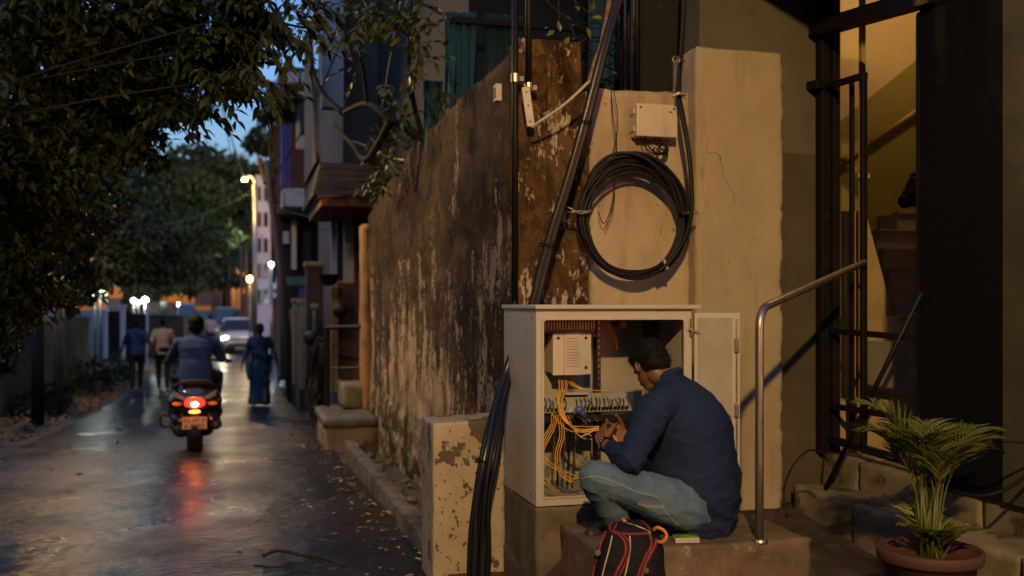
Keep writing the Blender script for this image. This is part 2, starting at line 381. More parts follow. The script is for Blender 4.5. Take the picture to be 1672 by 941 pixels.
def stained(name, zlo, zhi, up, lowp, ssc=11, sst=.13, pale=(.46,.36,.26), ys=1.0):
    """old render: mottled soot and ochre, crisp flaked runs of pale lime wash, moss at the foot"""
    m = bpy.data.materials.new(name); m.use_nodes = True; t = m.node_tree; p = t.nodes['Principled BSDF']; N = t.nodes.new; K = t.links.new
    p.inputs['Roughness'].default_value = .85; p.inputs['Specular IOR Level'].default_value = .08
    co = N('ShaderNodeTexCoord')
    def tex(sc, st, det=10, ro=.72, dist=0.0, off=(0,0,0)):
        a = N('ShaderNodeMapping'); a.inputs['Scale'].default_value = (st[0], st[1]*ys, st[2]); a.inputs['Location'].default_value = off; K(co.outputs['Object'], a.inputs[0]); n = N('ShaderNodeTexNoise'); n.inputs['Scale'].default_value = sc
        n.inputs['Detail'].default_value = det; n.inputs['Roughness'].default_value = ro; n.inputs['Distortion'].default_value = dist; K(a.outputs[0], n.inputs['Vector']); return n.outputs['Fac']
    def ma(op, a, b):
        q = N('ShaderNodeMath'); q.operation = op
        for k, x in enumerate((a, b)):
            if isinstance(x, (int, float)): q.inputs[k].default_value = x
            else: K(x, q.inputs[k])
        return q.outputs[0]
    def rng(x, a, b, c=0, d=1):
        q = N('ShaderNodeMapRange'); K(x, q.inputs['Value'])
        for k, v in (('From Min', a), ('From Max', b), ('To Min', c), ('To Max', d)): q.inputs[k].default_value = v
        return q.outputs[0]
    def mix(f, A, B):
        x = N('ShaderNodeMix'); x.data_type = 'RGBA'
        if isinstance(f, float): x.inputs['Factor'].default_value = f
        else: K(f, x.inputs['Factor'])
        for nm, q in (('A', A), ('B', B)):
            if isinstance(q, tuple): x.inputs[nm].default_value = (*q, 1)
            else: K(q, x.inputs[nm])
        return x.outputs['Result']
    blot = tex(5.5, (1,1,.5), 11, .78, .6); rp = N('ShaderNodeValToRGB'); K(blot, rp.inputs[0]); e = rp.color_ramp.elements
    e[0].position = .36; e[0].color = (.016,.012,.008,1); e[1].position = .70; e[1].color = (.020,.016,.009,1)
    for ps, c in ((.455,(.045,.028,.014,1)), (.52,(.10,.062,.028,1)), (.565,(.17,.105,.045,1)), (.61,(.06,.038,.02,1))): q = e.new(ps); q.color = c
    big = tex(1.1, (1,1,.8), 4, .5, 0, (3,1,7)); base = mix(rng(big, .42, .62), rp.outputs[0], mix(.6, rp.outputs[0], (.028,.020,.012)))
    sx = N('ShaderNodeSeparateXYZ'); K(co.outputs['Object'], sx.inputs[0]); zg = rng(sx.outputs['Z'], zlo, zhi, lowp, up)
    stk = tex(ssc, (1,1,sst), 10, .74, .25, (5,2,0)); fine = tex(46, (1,1,.6), 6, .75); med = tex(15, (1,1,.5), 8, .72, .4, (4,4,4))
    f = ma('ADD', ma('ADD', stk, zg), ma('MULTIPLY', ma('SUBTRACT', fine, .5), .38)); f = ma('ADD', f, ma('MULTIPLY', ma('SUBTRACT', med, .5), .42)); f = ma('ADD', f, ma('MULTIPLY', ma('SUBTRACT', big, .5), -.45)); fl = rng(f, .535, .55)
    palec = mix(rng(tex(16, (1,1,.35)), .38, .62), pale, tuple(c*.5 for c in pale))
    col = mix(fl, base, palec)
    run = rng(tex(8, (1,1,.06), 6, .6, .1, (1,9,3)), .58, .64); col = mix(ma('MULTIPLY', run, .6), col, (.02,.015,.01))
    moss = ma('MULTIPLY', rng(sx.outputs['Z'], .1, .75, 1, 0), rng(tex(6, (1,1,1)), .42, .55)); col = mix(moss, col, (.028,.034,.010))
    K(col, p.inputs['Base Color'])
    h = ma('ADD', ma('MULTIPLY', fl, .5), ma('MULTIPLY', blot, .9)); h = ma('ADD', h, ma('MULTIPLY', fine, .35)); b = N('ShaderNodeBump'); b.inputs['Strength'].default_value = .8; b.inputs['Distance'].default_value = .012; K(h, b.inputs['Height']); K(b.outputs[0], p.inputs['Normal'])
    return m
m_wall = stained('stained_render', .6, 2.2, -.095, .095, 9, .12, (.52,.40,.28), ys=.36)
m_wallf = stained('stained_render_front', .8, 2.6, -.015, .03, 17, .30, (.46,.40,.31))
m_block = stained('stained_render_block', .8, 2.6, -.06, -.02, 15, .4)
m_plast = mat('cream_plaster', (.44,.36,.25), (.28,.22,.15), sc=3.2, st=(1,1,.6), lo=.38, hi=.72, c3=(.17,.125,.08), sc3=20, lo3=.66, hi3=.68, c4=(.26,.20,.135), sc4=4.5, st4=(1.6,1.6,.2), lo4=.54, hi4=.70, r=.85, b=.014, bs=55, b2=.018, bs2=14, crack=1.6)
m_plast2 = mat('pillar_plaster', (.42,.34,.235), (.30,.235,.16), c4=(.27,.205,.135), sc4=3.2, st4=(1.6,1.6,.22), lo4=.53, hi4=.70, sc=2.1, st=(1,1,.5), lo=.38, hi=.78, c3=(.20,.145,.09), sc3=3.5, st3=(1.6,1.6,.5), lo3=.63, hi3=.70, r=.82, b=.012, bs=60, b2=.016, bs2=10, crack=1.1)
m_stub = mat('pitted_plaster', (.40,.33,.23), (.32,.25,.17), sc=4, c3=(.085,.065,.036), sc3=7, lo3=.575, hi3=.59, zg=(.3,.85,-.02,.07), c4=(.08,.058,.035), sc4=30, lo4=.60, hi4=.62, r=.85, b=.008, bs=45, b2=.01, bs2=12)
m_plinth = mat('damp_plinth_render', (.15,.125,.095), (.07,.058,.042), sc=4, c3=(.16,.12,.08), sc3=5, lo3=.6, hi3=.68, r=.8, r2=.55, b=.006, bs=36)
m_slab = mat('old_step_concrete', (.17,.125,.08), (.075,.055,.034), sc=5, c3=(.22,.17,.11), sc3=16, lo3=.6, hi3=.65, r=.6, r2=.85, b=.008, bs=40, b2=.012, bs2=8)
m_step = mat('mossy_step_stone', (.26,.215,.15), (.10,.085,.05), sc=3.2, c3=(.04,.045,.016), sc3=4, lo3=.56, hi3=.64, r=.8, b=.009, bs=38, b2=.012, bs2=9)
m_grey = mat('grey_render', (.13,.118,.10), (.085,.076,.066), sc=1.7, r=.85, b=.004, bs=40)
m_dado = mat('dado_paint', (.085,.075,.048), (.055,.048,.032), sc=2.6, r=.7, b=.004, bs=40)
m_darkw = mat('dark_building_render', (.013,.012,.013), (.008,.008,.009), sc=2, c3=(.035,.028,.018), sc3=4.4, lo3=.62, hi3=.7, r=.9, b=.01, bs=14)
m_black = mat('black_paint', (.006,.006,.006), (.01,.009,.009), sc=14, r=.6, r2=.8, spec=.2, b=.001, bs=80)
m_iron = mat('rusty_black_iron', (.005,.005,.005), (.014,.009,.006), sc=18, lo=.5, hi=.75, r=.5, r2=.75, spec=.25, b=.0015, bs=90)
m_granite = mat('black_column_cladding', (.005,.005,.009), (.009,.009,.014), sc=40, lo=.5, hi=.7, r=.8, spec=.12, b=.001, bs=120)
m_cable = mat('black_cable', (.004,.004,.005), r=.55, b=.0006, bs=120, spec=.3)
m_cableb = mat('blue_black_cable', (.010,.014,.035), r=.28, spec=.6)
m_steel = mat('brushed_pipe_steel', (.36,.33,.29), (.2,.17,.14), sc=20, st=(1,1,.2), lo=.45, hi=.75, r=.38, r2=.55, metal=.9, b=.0006, bs=90)
m_galv = mat('galvanised_metal', (.35,.33,.3), (.2,.17,.13), sc=16, r=.4, metal=.9)
m_cab = mat('cabinet_paint', (.43,.42,.38), (.36,.345,.3), sc=2.4, st=(1,1,.5), lo=.45, hi=.8, c3=(.22,.18,.12), sc3=22, st3=(1,1,.5), lo3=.74, hi3=.8, r=.45, r2=.6, b=.0006, bs=120)
m_cabin = mat('cabinet_inner_paint', (.33,.32,.29), (.26,.25,.22), sc=5, r=.55, b=.0005, bs=90)
m_box = mat('plastic_box', (.55,.49,.42), (.48,.42,.35), sc=8, r=.45)
m_seal = mat('rubber_seal', (.02,.02,.02), r=.6)
m_rack = mat('black_rack_steel', (.012,.012,.012), r=.4)
m_fibre = mat('orange_fibre', (.62,.33,.03), r=.35)
m_white = mat('white_plastic', (.48,.45,.40), (.38,.34,.29), sc=12, r=.5)
m_chrome = mat('bright_metal', (.7,.68,.64), r=.2, metal=1)
m_bluep = mat('blue_plastic', (.06,.10,.35), r=.4)
m_skin = mat('brown_skin', (.20,.095,.045), (.165,.075,.035), sc=30, r=.5, b=.0008, bs=160)
m_hair = mat('black_hair', (.0025,.0025,.0025), (.005,.0045,.004), sc=30, st=(1,1,.2), r=.7, b=.001, bs=160, spec=.2)
m_navy = mat('navy_cotton', (.007,.018,.055), (.010,.024,.068), sc=6, r=.85, b=.0012, bs=380, b2=.006, bs2=13, spec=.25)
m_denim = mat('faded_denim', (.06,.11,.17), (.125,.19,.26), sc=6, st=(1,1,1), lo=.35, hi=.75, r=.88, b=.001, bs=420, b2=.005, bs2=16, spec=.2)
m_seam = mat('denim_thread', (.42,.37,.27), r=.8)
m_shoe = mat('dark_shoe', (.02,.017,.015), r=.6)
m_bagk = mat('black_bag_nylon', (.005,.005,.008), (.010,.011,.014), sc=30, r=.75, spec=.15, b=.001, bs=300, b2=.006, bs2=14)
m_bagr = mat('red_piping', (.17,.013,.016), (.11,.010,.012), sc=30, r=.65)
m_oran = mat('orange_strap', (.6,.2,.03), r=.65)
m_terra = mat('terracotta', (.085,.034,.022), (.06,.025,.016), sc=6, r=.7, b=.002, bs=60)
m_soil = mat('potting_soil', (.04,.025,.015), (.07,.045,.025), sc=30, r=.95, b=.01, bs=60)
m_palm = mat('palm_leaf', (.06,.095,.012), (.11,.11,.016), sc=9, r=.45, spec=.4)
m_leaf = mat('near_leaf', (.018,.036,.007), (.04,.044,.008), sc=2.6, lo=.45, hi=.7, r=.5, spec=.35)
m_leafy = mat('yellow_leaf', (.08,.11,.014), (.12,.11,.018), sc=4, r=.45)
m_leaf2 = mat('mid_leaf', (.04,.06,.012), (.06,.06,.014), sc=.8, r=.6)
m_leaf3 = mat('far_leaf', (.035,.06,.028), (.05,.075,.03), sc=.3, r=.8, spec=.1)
m_bark = mat('bark', (.028,.02,.014), (.014,.010,.007), sc=8, st=(1,1,.3), r=.9, b=.01, bs=20)
m_litter = mat('dry_leaf', (.45,.22,.07), (.22,.11,.04), sc=3, r=.6)
m_lwall = mat('laterite_wall', (.11,.07,.035), (.05,.035,.018), sc=3, c3=(.17,.115,.06), sc3=5, lo3=.55, hi3=.65, r=.9, b=.02, bs=10)
m_stairw = mat('ochre_stair_paint', (.50,.38,.20), (.42,.32,.17), sc=2, r=.75)
m_tread = mat('stair_concrete', (.30,.28,.22), (.22,.21,.165), sc=5, r=.85, b=.004, bs=30)
m_olive = mat('olive_stair_paint', (.22,.18,.04), (.18,.15,.035), sc=2, r=.7)
m_spand = mat('pale_spandrel_plaster', (.38,.29,.15), (.29,.22,.11), sc=3, r=.85, b=.004, bs=30)
for n_, (s_, d_, sc_, dt_) in zip([n for n in m_asph.node_tree.nodes if n.type == 'BUMP'], ((1, .018, 3.2, 2), (1, .010, 17, 3), (.4, .002, 0, 0))):
    n_.inputs['Strength'].default_value = s_; n_.inputs['Distance'].default_value = d_
    if sc_: tx_ = n_.inputs['Height'].links[0].from_node; tx_.inputs['Scale'].default_value = sc_; tx_.inputs['Detail'].default_value = dt_
# ================================================================== ground, road, kerb
def roadz(y):
    pts = ((-20,.05),(3,.02),(6,-.02),(11.7,-.23),(19,-.53),(24,-.62),(47,-.71),(400,-.75))
    for (a, za), (b, zb) in zip(pts, pts[1:]):
        if y <= b: return za+(zb-za)*(max(y, a)-a)/(b-a)
    return pts[-1][1]
def strip(xs, ys, zf):
    mb = MB(); nx = len(xs)
    for y in ys:
        for x in xs: mb.v.append(V((x, y, zf(x, y))))
    for j in range(len(ys)-1):
        for i in range(nx-1): k = j*nx+i; mb.f.append((k, k+1, k+nx+1, k+nx))
    return mb
def seq(a, b, n): return [a+(b-a)*i/n for i in range(n+1)]
ys_r = seq(-6, 14, 130)+seq(14.3, 60, 110)+seq(62, 400, 30)
ground(strip([-260,-60,-12,-6,-3.6,2.5,12,60,260], seq(-30,60,30)+seq(70,600,12), lambda x, y: roadz(y)-.12 + (0 if abs(x)<8 else 0)), 'ground', m_verge, smooth=True)
def rz_(x, y):
    n = NZ.fractal(V((x*.9, y*.6, 0)), .8, 2, 3)*.012 if y < 60 else 0
    return roadz(y)+n-.02*((x+1)/2)**2*.5
ground(strip(seq(-3.05, .98, 60), ys_r, rz_), 'road', m_asph, smooth=True)
def vz(x, y):
    a = max(0, min(1, (-2.75-x)/.7)); return roadz(y)+.0+a*.07+NZ.fractal(V((x*2.4, y*2.4, 3)), .8, 2, 3)*.03*(.4+a)
ground(strip(seq(-4.6, -2.55, 24), seq(4, 34, 200)+seq(36,120,20), lambda x, y: vz(x, y)+.006-.05*(x > -2.62)), 'verge', m_verge, smooth=True)
ground(strip(seq(.86, 1.75, 10), seq(4.5, 60, 160), lambda x, y: roadz(y)-.05+.05*NZ.noise(V((x*4, y*3, 1)))), 'path', m_ground, smooth=True)
# forecourt on the right (rises towards the wall)
def fz(x, y): return -.07+(.15*max(0, min(1, (x-1.36)/.16)))+.13*max(0, min(1, (y-4.1)/1.2))+.01*NZ.noise(V((x*5, y*5, 2)))
ground(strip(seq(1.0, 3.6, 60), seq(-2, 5.5, 80), fz), 'forecourt', m_ground, smooth=True)
for k in range(10):
    y0 = 5.5+k*1.15; x0 = .97+.022*k
    mb = grid_box(x0, x0+.13, y0, y0+1.12, roadz(y0+.5)-.2, roadz(y0+.5)+.085+.02*random.random(), .055, .007, .012, seed=k)
    solo(mb, 'kerb_stone', m_kerb, 'worn wet grey kerb stone in the row between the road and the stained wall', 'kerb stone', 'kerb stones along the road edge', smooth=False)
# ================================================================== walls round the cabinet
WX = 1.481
def wtop(x, y):
    if y < 8.6: return 2.86+.015*sin(y*3)
    if y < 10.8: return 2.86-(y-8.6)*.07
    return 2.70-(y-10.8)**1.0*.13
lw = grid_box(WX, WX+.2, 5.47, 12.2, -.5, 2.87, .07, .006, .006, seed=2, top=wtop)
for k_, v_ in enumerate(lw.v):      # the upper lift of render stands proud with a broken lower lip, the top edge is ragged
    if v_.x < WX+.1:
        zl = 1.98-.035*(v_.y-5.4)+.07*NZ.noise(V((v_.y*2.2, 3, 0)))
        if v_.z > zl: lw.v[k_] = v_+V((-.022, 0, 0))
        if v_.z < .35+.1*NZ.noise(V((v_.y*2, 9, 0))): lw.v[k_] = v_+V((-.015, 0, 0))
    if v_.z > 2.3: lw.v[k_] = lw.v[k_]+V((0, 0, min(0, .05*NZ.noise(V((v_.y*3.3, 1, 5)))+.03*NZ.noise(V((v_.y*11, v_.x*9, 5))))))
solo(lw, 'boundary_wall', m_wall, 'long brown stained wall with pale peeling streaks receding beside the road', 'wall', smooth=True)
ft = lambda x, y: 2.41+(x-WX)*.55
solo(grid_box(WX-.004, 1.905, 5.39, 5.47, -.1, 2.5, .03, .006, .004, seed=4, top=ft), 'stained_wall_panel', m_wallf, 'dark mottled wall section with white flaking specks behind the leaning cable bundle', 'wall', smooth=True)
solo(grid_box(1.50, 1.885, 5.475, 5.70, 2.2, 2.935, .035, .008, .008, seed=5), 'parapet_block', m_block, 'square stained parapet block on the wall top behind the grey trunking', 'parapet', smooth=True)
solo(grid_box(1.908, 2.53, 5.375, 5.56, -.1, 2.655, .02, .005, .020, seed=6, top=lambda x, y: 2.65+.012*NZ.noise(V((x*9, 0, 0)))), 'plaster_wall_panel', m_plast, 'cream plastered wall panel carrying the cable coil and junction box', 'wall', smooth=True)
solo(grid_box(2.515, 3.078, 5.27, 5.62, -.1, 2.90, .022, .004, .016, seed=8), 'plaster_pillar', m_plast2, 'tall cream plastered pillar to the right of the cable coil', 'pillar', smooth=True)
dw = thing('side_wall', 'grey wall with darker painted lower half between pillar and gate post', 'wall', (2.6, 5.4, 0))
MB().box(2.6, 3.50, 5.405, 5.62, 2.33, 5.6).build('upper_wall', m_grey, dw)
MB().box(2.9, 3.50, 5.400, 5.62, 0, 2.33).build('dado', m_dado, dw)
solo(grid_box(.925, 1.305, 5.0, 5.35, -.2, .815, .018, .005, .007, seed=9, top=lambda x, y: .80+.02*(x-.92)/.46), 'wall_stub', m_stub, 'low pitted concrete block with flaking cream plaster left of the cabinet', 'wall stub', smooth=True)
# plinth under the cabinet
solo(grid_box(1.388, 2.215, 4.71, 5.33, -.1, .408, .025, .005, .005, seed=11), 'cabinet_plinth', m_plinth, 'damp dark concrete plinth the telecom cabinet stands on', 'plinth', smooth=True)
solo(grid_box(1.50, 2.53, 4.08, 4.69, .0, .33, .022, .006, .010, seed=12), 'step_slab', m_slab, 'worn concrete slab the seated man and green packet rest on', 'step', smooth=True)
# entrance steps on the right
GX = 3.395
es = thing('entrance_steps', 'mossy stone entrance steps below the iron gate', 'steps', (3.3, 4.2, 0))
def blocks(x0, x1, z0, z1, ya, yb, seed):
    rnd = random.Random(seed); y = yb
    while y > ya:
        ln = min(rnd.uniform(.38, .62), y-ya)
        grid_box(x0+rnd.uniform(-.006,.006), x1, y-ln+.003, y, z0, z1+rnd.uniform(-.004,.004), .035, .006, .008, seed=seed+y).build('stone_block', m_step, es, smooth=True); y -= ln
blocks(3.13, 3.42, .0, .345, 2.6, 5.26, 20); blocks(3.40, 3.62, .1, .515, 2.6, 5.38, 31)
# ================================================================== telecom cabinet
cx0, cx1, cy0, cy1, cz0, cz1 = 1.384, 2.218, 4.70, 5.33, .412, 1.385
cb = thing('telecom_cabinet', 'open pale grey telecom cabinet full of orange fibre cables', 'cabinet', (cx0, cy0, cz0))
mb = MB()
mb.box(cx0, cx0+.012, cy0+.02, cy1, cz0, cz1); 
mb.build('side_panel', m_cab, cb, bevel=.002)
MB().box(cx1-.012, cx1, cy0+.02, cy1, cz0, cz1).build('side_panel', m_cab, cb, bevel=.002)
MB().box(cx0+.012, cx1-.012, cy1-.012, cy1, cz0, cz1).build('back_panel', m_cabin, cb)
MB().box(cx0+.012, cx1-.012, cy0+.02, cy1-.012, cz0, cz0+.015).build('floor_pan', m_cabin, cb)
# front frame with rounded opening
def rrect(x0, x1, z0, z1, r, n=6):
    out = []
    for cx, cz, a0 in ((x1-r, z0+r, -pi/2), (x1-r, z1-r, 0), (x0+r, z1-r, pi/2), (x0+r, z0+r, pi)):
        for k in range(n+1): a = a0+k*pi/2/n; out.append((cx+r*cos(a), cz+r*sin(a)))
    return out
ox0, ox1, oz0, oz1 = cx0+.035, cx1-.042, cz0+.042, cz1-.05
def ringframe(outer, inner, y0, y1):
    m = MB(); n = len(outer)
    m.v = [V((a, y, b)) for y in (y0, y1) for lst in (outer, inner) for a, b in lst]
    for k in range(n):
        k2 = (k+1)%n
        m.f += [(k, k2, n+k2, n+k), (2*n+k, 3*n+k, 3*n+k2, 2*n+k2), (n+k, n+k2, 3*n+k2, 3*n+k), (k, 2*n+k, 2*n+k2, k2)]
    return m
ringframe(rrect(cx0, cx1, cz0, cz1, .004), rrect(ox0, ox1, oz0, oz1, .018), cy0, cy0+.02).build('front_frame', m_cab, cb, bevel=.0015)
ringframe(rrect(ox0-.006, ox1+.006, oz0-.006, oz1+.006, .02), rrect(ox0+.004, ox1-.004, oz0+.004, oz1-.004, .016), cy0-.006, cy0+.004).build('door_seal', m_white, cb)
MB().box(cx0-.012, cx1+.04, cy0-.03, cy1+.01, cz1, cz1+.022).build('lid', m_cab, cb, bevel=.004)
for (y, z) in ((cy0+.08, cz1-.04), (cy1-.06, cz1-.04), (cy0+.08, cz0+.05), (cy1-.06, cz0+.05)):
    s_ = MB(); s_.tube([(cx0-.004, y, z), (cx0+.001, y, z)], .009, 10); s_.build('screw', m_galv, cb)
# door, swung open past square
dr = MB(); hx, hy = cx1-.004, cy0-.006; da = R_(-16); dl = .245
Md = Matrix.Translation((hx, hy, 0)) @ Matrix.Rotation(da, 4, 'Z')
dr.box(.012, dl, -.012, .012, cz0+.02, cz1-.02, Md)
door = dr.build('door', m_cab, cb, bevel=.003)
q = MB(); q.box(.03, dl-.04, -.018, -.0125, cz0+.05, cz1-.045, Md); q.build('inner_panel', m_cabin, door, bevel=.002)
q = MB(); q.box(dl-.022, dl-.0125, -.017, -.012, cz0+.05, cz1-.05, Md); q.build('lock_rod', m_galv, door)
for z in (cz0+.42, cz1-.22):
    q = MB(); q.box(dl-.03, dl-.008, -.03, -.0125, z, z+.07, Md); q.build('latch', m_galv, door, bevel=.002)
for z in (cz0+.12, cz1-.14):
    q = MB(); q.tube([(hx-.002, hy-.008, z), (hx-.002, hy-.008, z+.09)], .009, 10); q.build('hinge', m_galv, cb)
q = MB(); q.beam((hx-.02, hy-.012, cz1-.10), (hx+.035, hy-.03, cz1-.125), .012, .012); q.build('door_stay', m_galv, cb)
# inside: rails, mounting plate, grille, box, strips
Yi = 5.02
for u0 in (ox0+.022, 1.795, ox1-.045):
    q = MB(); q.box(u0, u0+.022, Yi-.06, Yi, oz0, oz1)
    rail = q.build('rack_rail', m_rack, cb)
    q = MB()
    for k in range(26): z = oz0+.03+k*.033; q.box(u0+.007, u0+.015, Yi-.0625, Yi-.0605, z, z+.011)
    q.build('slot_row', m_galv, rail)
MB().box(ox0+.046, 1.79, Yi+.01, Yi+.02, oz0+.28, oz1-.06).build('mounting_plate', m_cabin, cb)
MB().box(1.83, ox1-.05, Yi+.12, Yi+.13, oz0+.05, oz1-.0).build('rear_plate', m_cabin, cb)
q = MB(); q.box(ox0+.03, 1.80, Yi-.05, Yi-.03, oz1-.075, oz1-.008); vg = q.build('vent_grille', m_rack, cb)
q = MB()
for k in range(22): x = ox0+.06+k*.0158; q.box(x, x+.005, Yi-.058, Yi-.0505, oz1-.058, oz1-.016)
q.build('slat_row', m_galv, vg)
q = MB(); q.box(ox0+.03, 1.80, Yi-.055, Yi-.035, oz1-.098, oz1-.08); q.build('cable_tray', m_rack, cb)
# splice box with a printed label
bx0, bx1, by, bz0, bz1 = 1.525, 1.725, 4.86, 1.045, 1.262
sb = MB().box(bx0, bx1, by+.02, Yi+.009, bz0+.006, bz1-.006).build('splice_box', m_box, cb, bevel=.006)
cv = MB()
cv.prism([(bx0-.004, bz0), (bx0+.056, bz0), (bx0+.056, bz1), (bx0-.004, bz1)], by, by+.022); cv.prism([(bx0+.056, bz0), (bx0+.144, bz0), (bx0+.144, bz1+.002), (bx0+.056, bz1+.002)], by-.005, by+.021)
cv.prism([(bx0+.144, bz0), (bx1+.004, bz0+.003), (bx1+.004, bz1-.003), (bx0+.144, bz1)], by+.001, by+.022)
cvo = cv.build('box_cover', m_box, sb, bevel=.003)
m_ink = mat('grey_print', (.14,.10,.07), r=.7)
q = MB()
for k in range(11):
    z = bz1-.03-k*.0142; a = 0 if k not in (0, 1, 9) else .006
    if k in (2, 9):
        for j in range(5): q.box(bx0+.066+j*.0135, bx0+.066+j*.0135+.0095, by-.0062, by-.0052, z, z+.0022)
    else: q.box(bx0+.066, bx0+.134-a, by-.0062, by-.0052, z, z+.0022)
q.build('printed_lines', m_ink, sb)
for x, z in ((bx0+.024, bz1-.026), (bx1-.026, bz1-.026), (bx1-.026, bz0+.038)):
    q = MB(); q.tube([(x, by-.003, z), (x, by+.003, z)], .008, 14); q.build('screw', m_seal, sb)
# terminal strip across the middle
ts = MB().box(ox0+.01, 1.99, Yi-.10, Yi-.08, .845, .945).build('terminal_strip', m_cabin, cb, bevel=.003)
rnd = random.Random(3)
q = MB()
for k in range(24):
    x = ox0+.025+k*.0215
    if 7 < k < 10 and rnd.random() < .5: continue
    q.tube(cr([(x, Yi-.115, .93-rnd.random()*.015), (x+rnd.uniform(-.01,.01), Yi-.135, .905), (x+rnd.uniform(-.006,.01), Yi-.118, .87)], 4), .0028, 5)
    q.box(x-.006, x+.006, Yi-.122, Yi-.1005, .862, .874)
q.build('terminal_row', m_chrome, ts)
q = MB(); q.box(1.60, 1.72, Yi-.13, Yi-.105, .941, .953); q.build('marker_rail', m_white, ts)
q = MB(); q.box(ox0+.01, 1.99, Yi-.11, Yi-.04, .80, .832); q.build('cable_tray', m_rack, cb)
q = MB(); q.ell((1.645, 4.80, .872), (.026,.02,.022)); q.ell((1.662, 4.80, .855), (.016,.016,.016)); q.build('blue_connector', m_bluep, cb, smooth=True)
q = MB()
for k in range(16):
    a = V((1.64+rnd.uniform(-.03,.09), 4.80+rnd.uniform(-.04,.05), .83+rnd.uniform(-.03,.035)))
    q.tube(cr([a, a+rdir(rnd)*.025, a+rdir(rnd)*.04], 4), .0016, 5)
q.build('wire_tangle', m_galv, cb)
q = MB(); q.tube(cr([(1.62, 4.72, .745), (1.66, 4.70, .765), (1.70, 4.69, .795)], 4), [.004]*8+[.008], 8); q.build('cable_tie', m_white, cb)
q = MB(); q.tube([(1.985, 5.06, 1.30), (1.985, 5.14, 1.30)], .02, 16); q.build('round_knob', m_oran, cb)
def fib(pts, r=.0025, name='fibre_cable', m=None):
    q = MB(); q.tube(cr(pts, 9), r, 6); q.build(name, m or m_fibre, cb, smooth=True)
for k in range(6):      # out of the box, down past the strip and round to the hands
    j = rnd.uniform(-.006, .006); x = 1.565+k*.008
    fib([(x, 4.94, 1.05), (x+.0+j, 4.90, .985), (1.545+k*.004+j, 4.86, .91), (1.548+k*.007, 4.83, .85-.004*k), (1.585+.006*k, 4.80, .80-.006*k), (1.66, 4.785, .785-.006*k+j), (1.735, 4.76, .79-.004*k)])
for k in range(3):
    fib([(1.60+.008*k, 4.94, 1.05), (1.63+.012*k, 4.93, 1.0), (1.67+.012*k, 4.92, .975), (1.74, 4.90, .962), (1.80+.03*k, 4.91, .955)])
for k in range(4):      # loops bulging to the lower left
    e = .012*k
    fib([(1.52+e, 4.88, .845), (1.50+e*.8, 4.83, .80), (1.455+e, 4.80, .745), (1.435+e*.6, 4.80, .69-e*.3), (1.445+e*.6, 4.82, .655)])
for k in range(3):
    e = .012*k
    fib([(1.545+e, 4.86, .84), (1.535+e, 4.79, .75), (1.505+e, 4.77, .66), (1.515+e, 4.77, .58), (1.555+e, 4.77, .53-.008*k), (1.61, 4.78, .52), (1.66+e, 4.80, .53+e)])
for k in range(2):
    e = .02*k
    fib([(1.425, 4.80, .685-e), (1.47, 4.78, .625-e), (1.54, 4.76, .575-e*.6), (1.60, 4.76, .548-e), (1.67, 4.79, .545)])
fib([(1.42, 4.79, .545), (1.45, 4.77, .515), (1.485, 4.76, .485), (1.51, 4.765, .47)]); fib([(1.425, 4.79, .56), (1.46, 4.77, .53), (1.49, 4.76, .495), (1.53, 4.77, .468)])
fib([(1.52, 4.88, .85), (1.56, 4.82, .79), (1.60, 4.80, .765), (1.665, 4.79, .755), (1.70, 4.77, .74)])
fib([(1.60, 4.86, .84), (1.61, 4.80, .78), (1.645, 4.775, .735), (1.70, 4.765, .725)])
for k in range(5): fib([(1.56+.028*k, 4.99, .80), (1.562+.03*k, 4.97, .70), (1.555+.028*k, 4.98, .55), (1.56+.028*k, 4.99, .46)], .005, 'trunk_cable', m_cable if k%2 else m_galv)
fib([(1.55, 4.86, .62), (1.58, 4.80, .56), (1.63, 4.77, .50)], .004, 'blue_cable', m_bluep)
for k in range(3): fib([(1.84+.012*k, 5.0, 1.335), (1.855+.014*k, 4.98, 1.28), (1.90+.01*k, 4.99, 1.22), (1.93, 5.02, 1.17)], .0035, 'copper_wire', m_oran)
fib([(1.50, 4.93, .95), (1.51, 4.93, .92), (1.475, 4.94, .90), (1.44, 4.96, .93)], .0028)
# ================================================================== cable bundle, conduits, boxes on the wall
solo_ = solo
Yp = 5.30
def vert(u, Y, v0, v1, r, name, m, label, cat, clamp=(), seg=12, group=None):
    x, d = onY(u, Y); t = thing(name, label, cat, (x, Y, zz(v1, d)), group=group)
    q = MB(); q.tube([(x, Y, zz(v0, d)), (x, Y, zz(v1, d))], r, seg); q.build('pipe', m, t, smooth=True)
    for vc in clamp:
        q = MB(); q.tube([(x, Y, zz(vc-7, d)), (x, Y, zz(vc+7, d))], r*1.35, seg); q.box(x-.005, x+r*2.6, Y-.004, Y+.03, zz(vc-4, d), zz(vc+4, d)); q.build('clamp', m_galv, t, smooth=False)
    return t
t = vert(841, 5.36, -130, 492, .019, 'conduit_pipe', m_cable, 'long black conduit running down the wall corner behind the cabinet', 'pipe', (128,))
vert(863, 5.36, -130, 150, .019, 'conduit_pipe', m_iron, 'dark metal conduit ending at the slim grey trunking', 'pipe', (143,))
vert(941, 5.9, -130, 62, .013, 'metal_rod', m_cableb, 'thin bluish metal rod standing behind the parapet block', 'rod')
for k, (u, rr) in enumerate(((1014,.013), (1026,.015), (1040,.02))):
    vert(u, 5.62, -130, 152, rr, 'riser_pipe', m_cable, ('thin black riser pipe nearest the leaning cable bundle', 'middle black riser pipe of the three above the plaster panel', 'thickest black riser pipe beside the dark column')[k], 'pipe', group='black riser pipes')
x, d = onY(853, 5.33); t = thing('wall_trunking', 'slim leaning grey trunking at the foot of the dark conduit', 'trunking', (x, 5.33, 2.4))
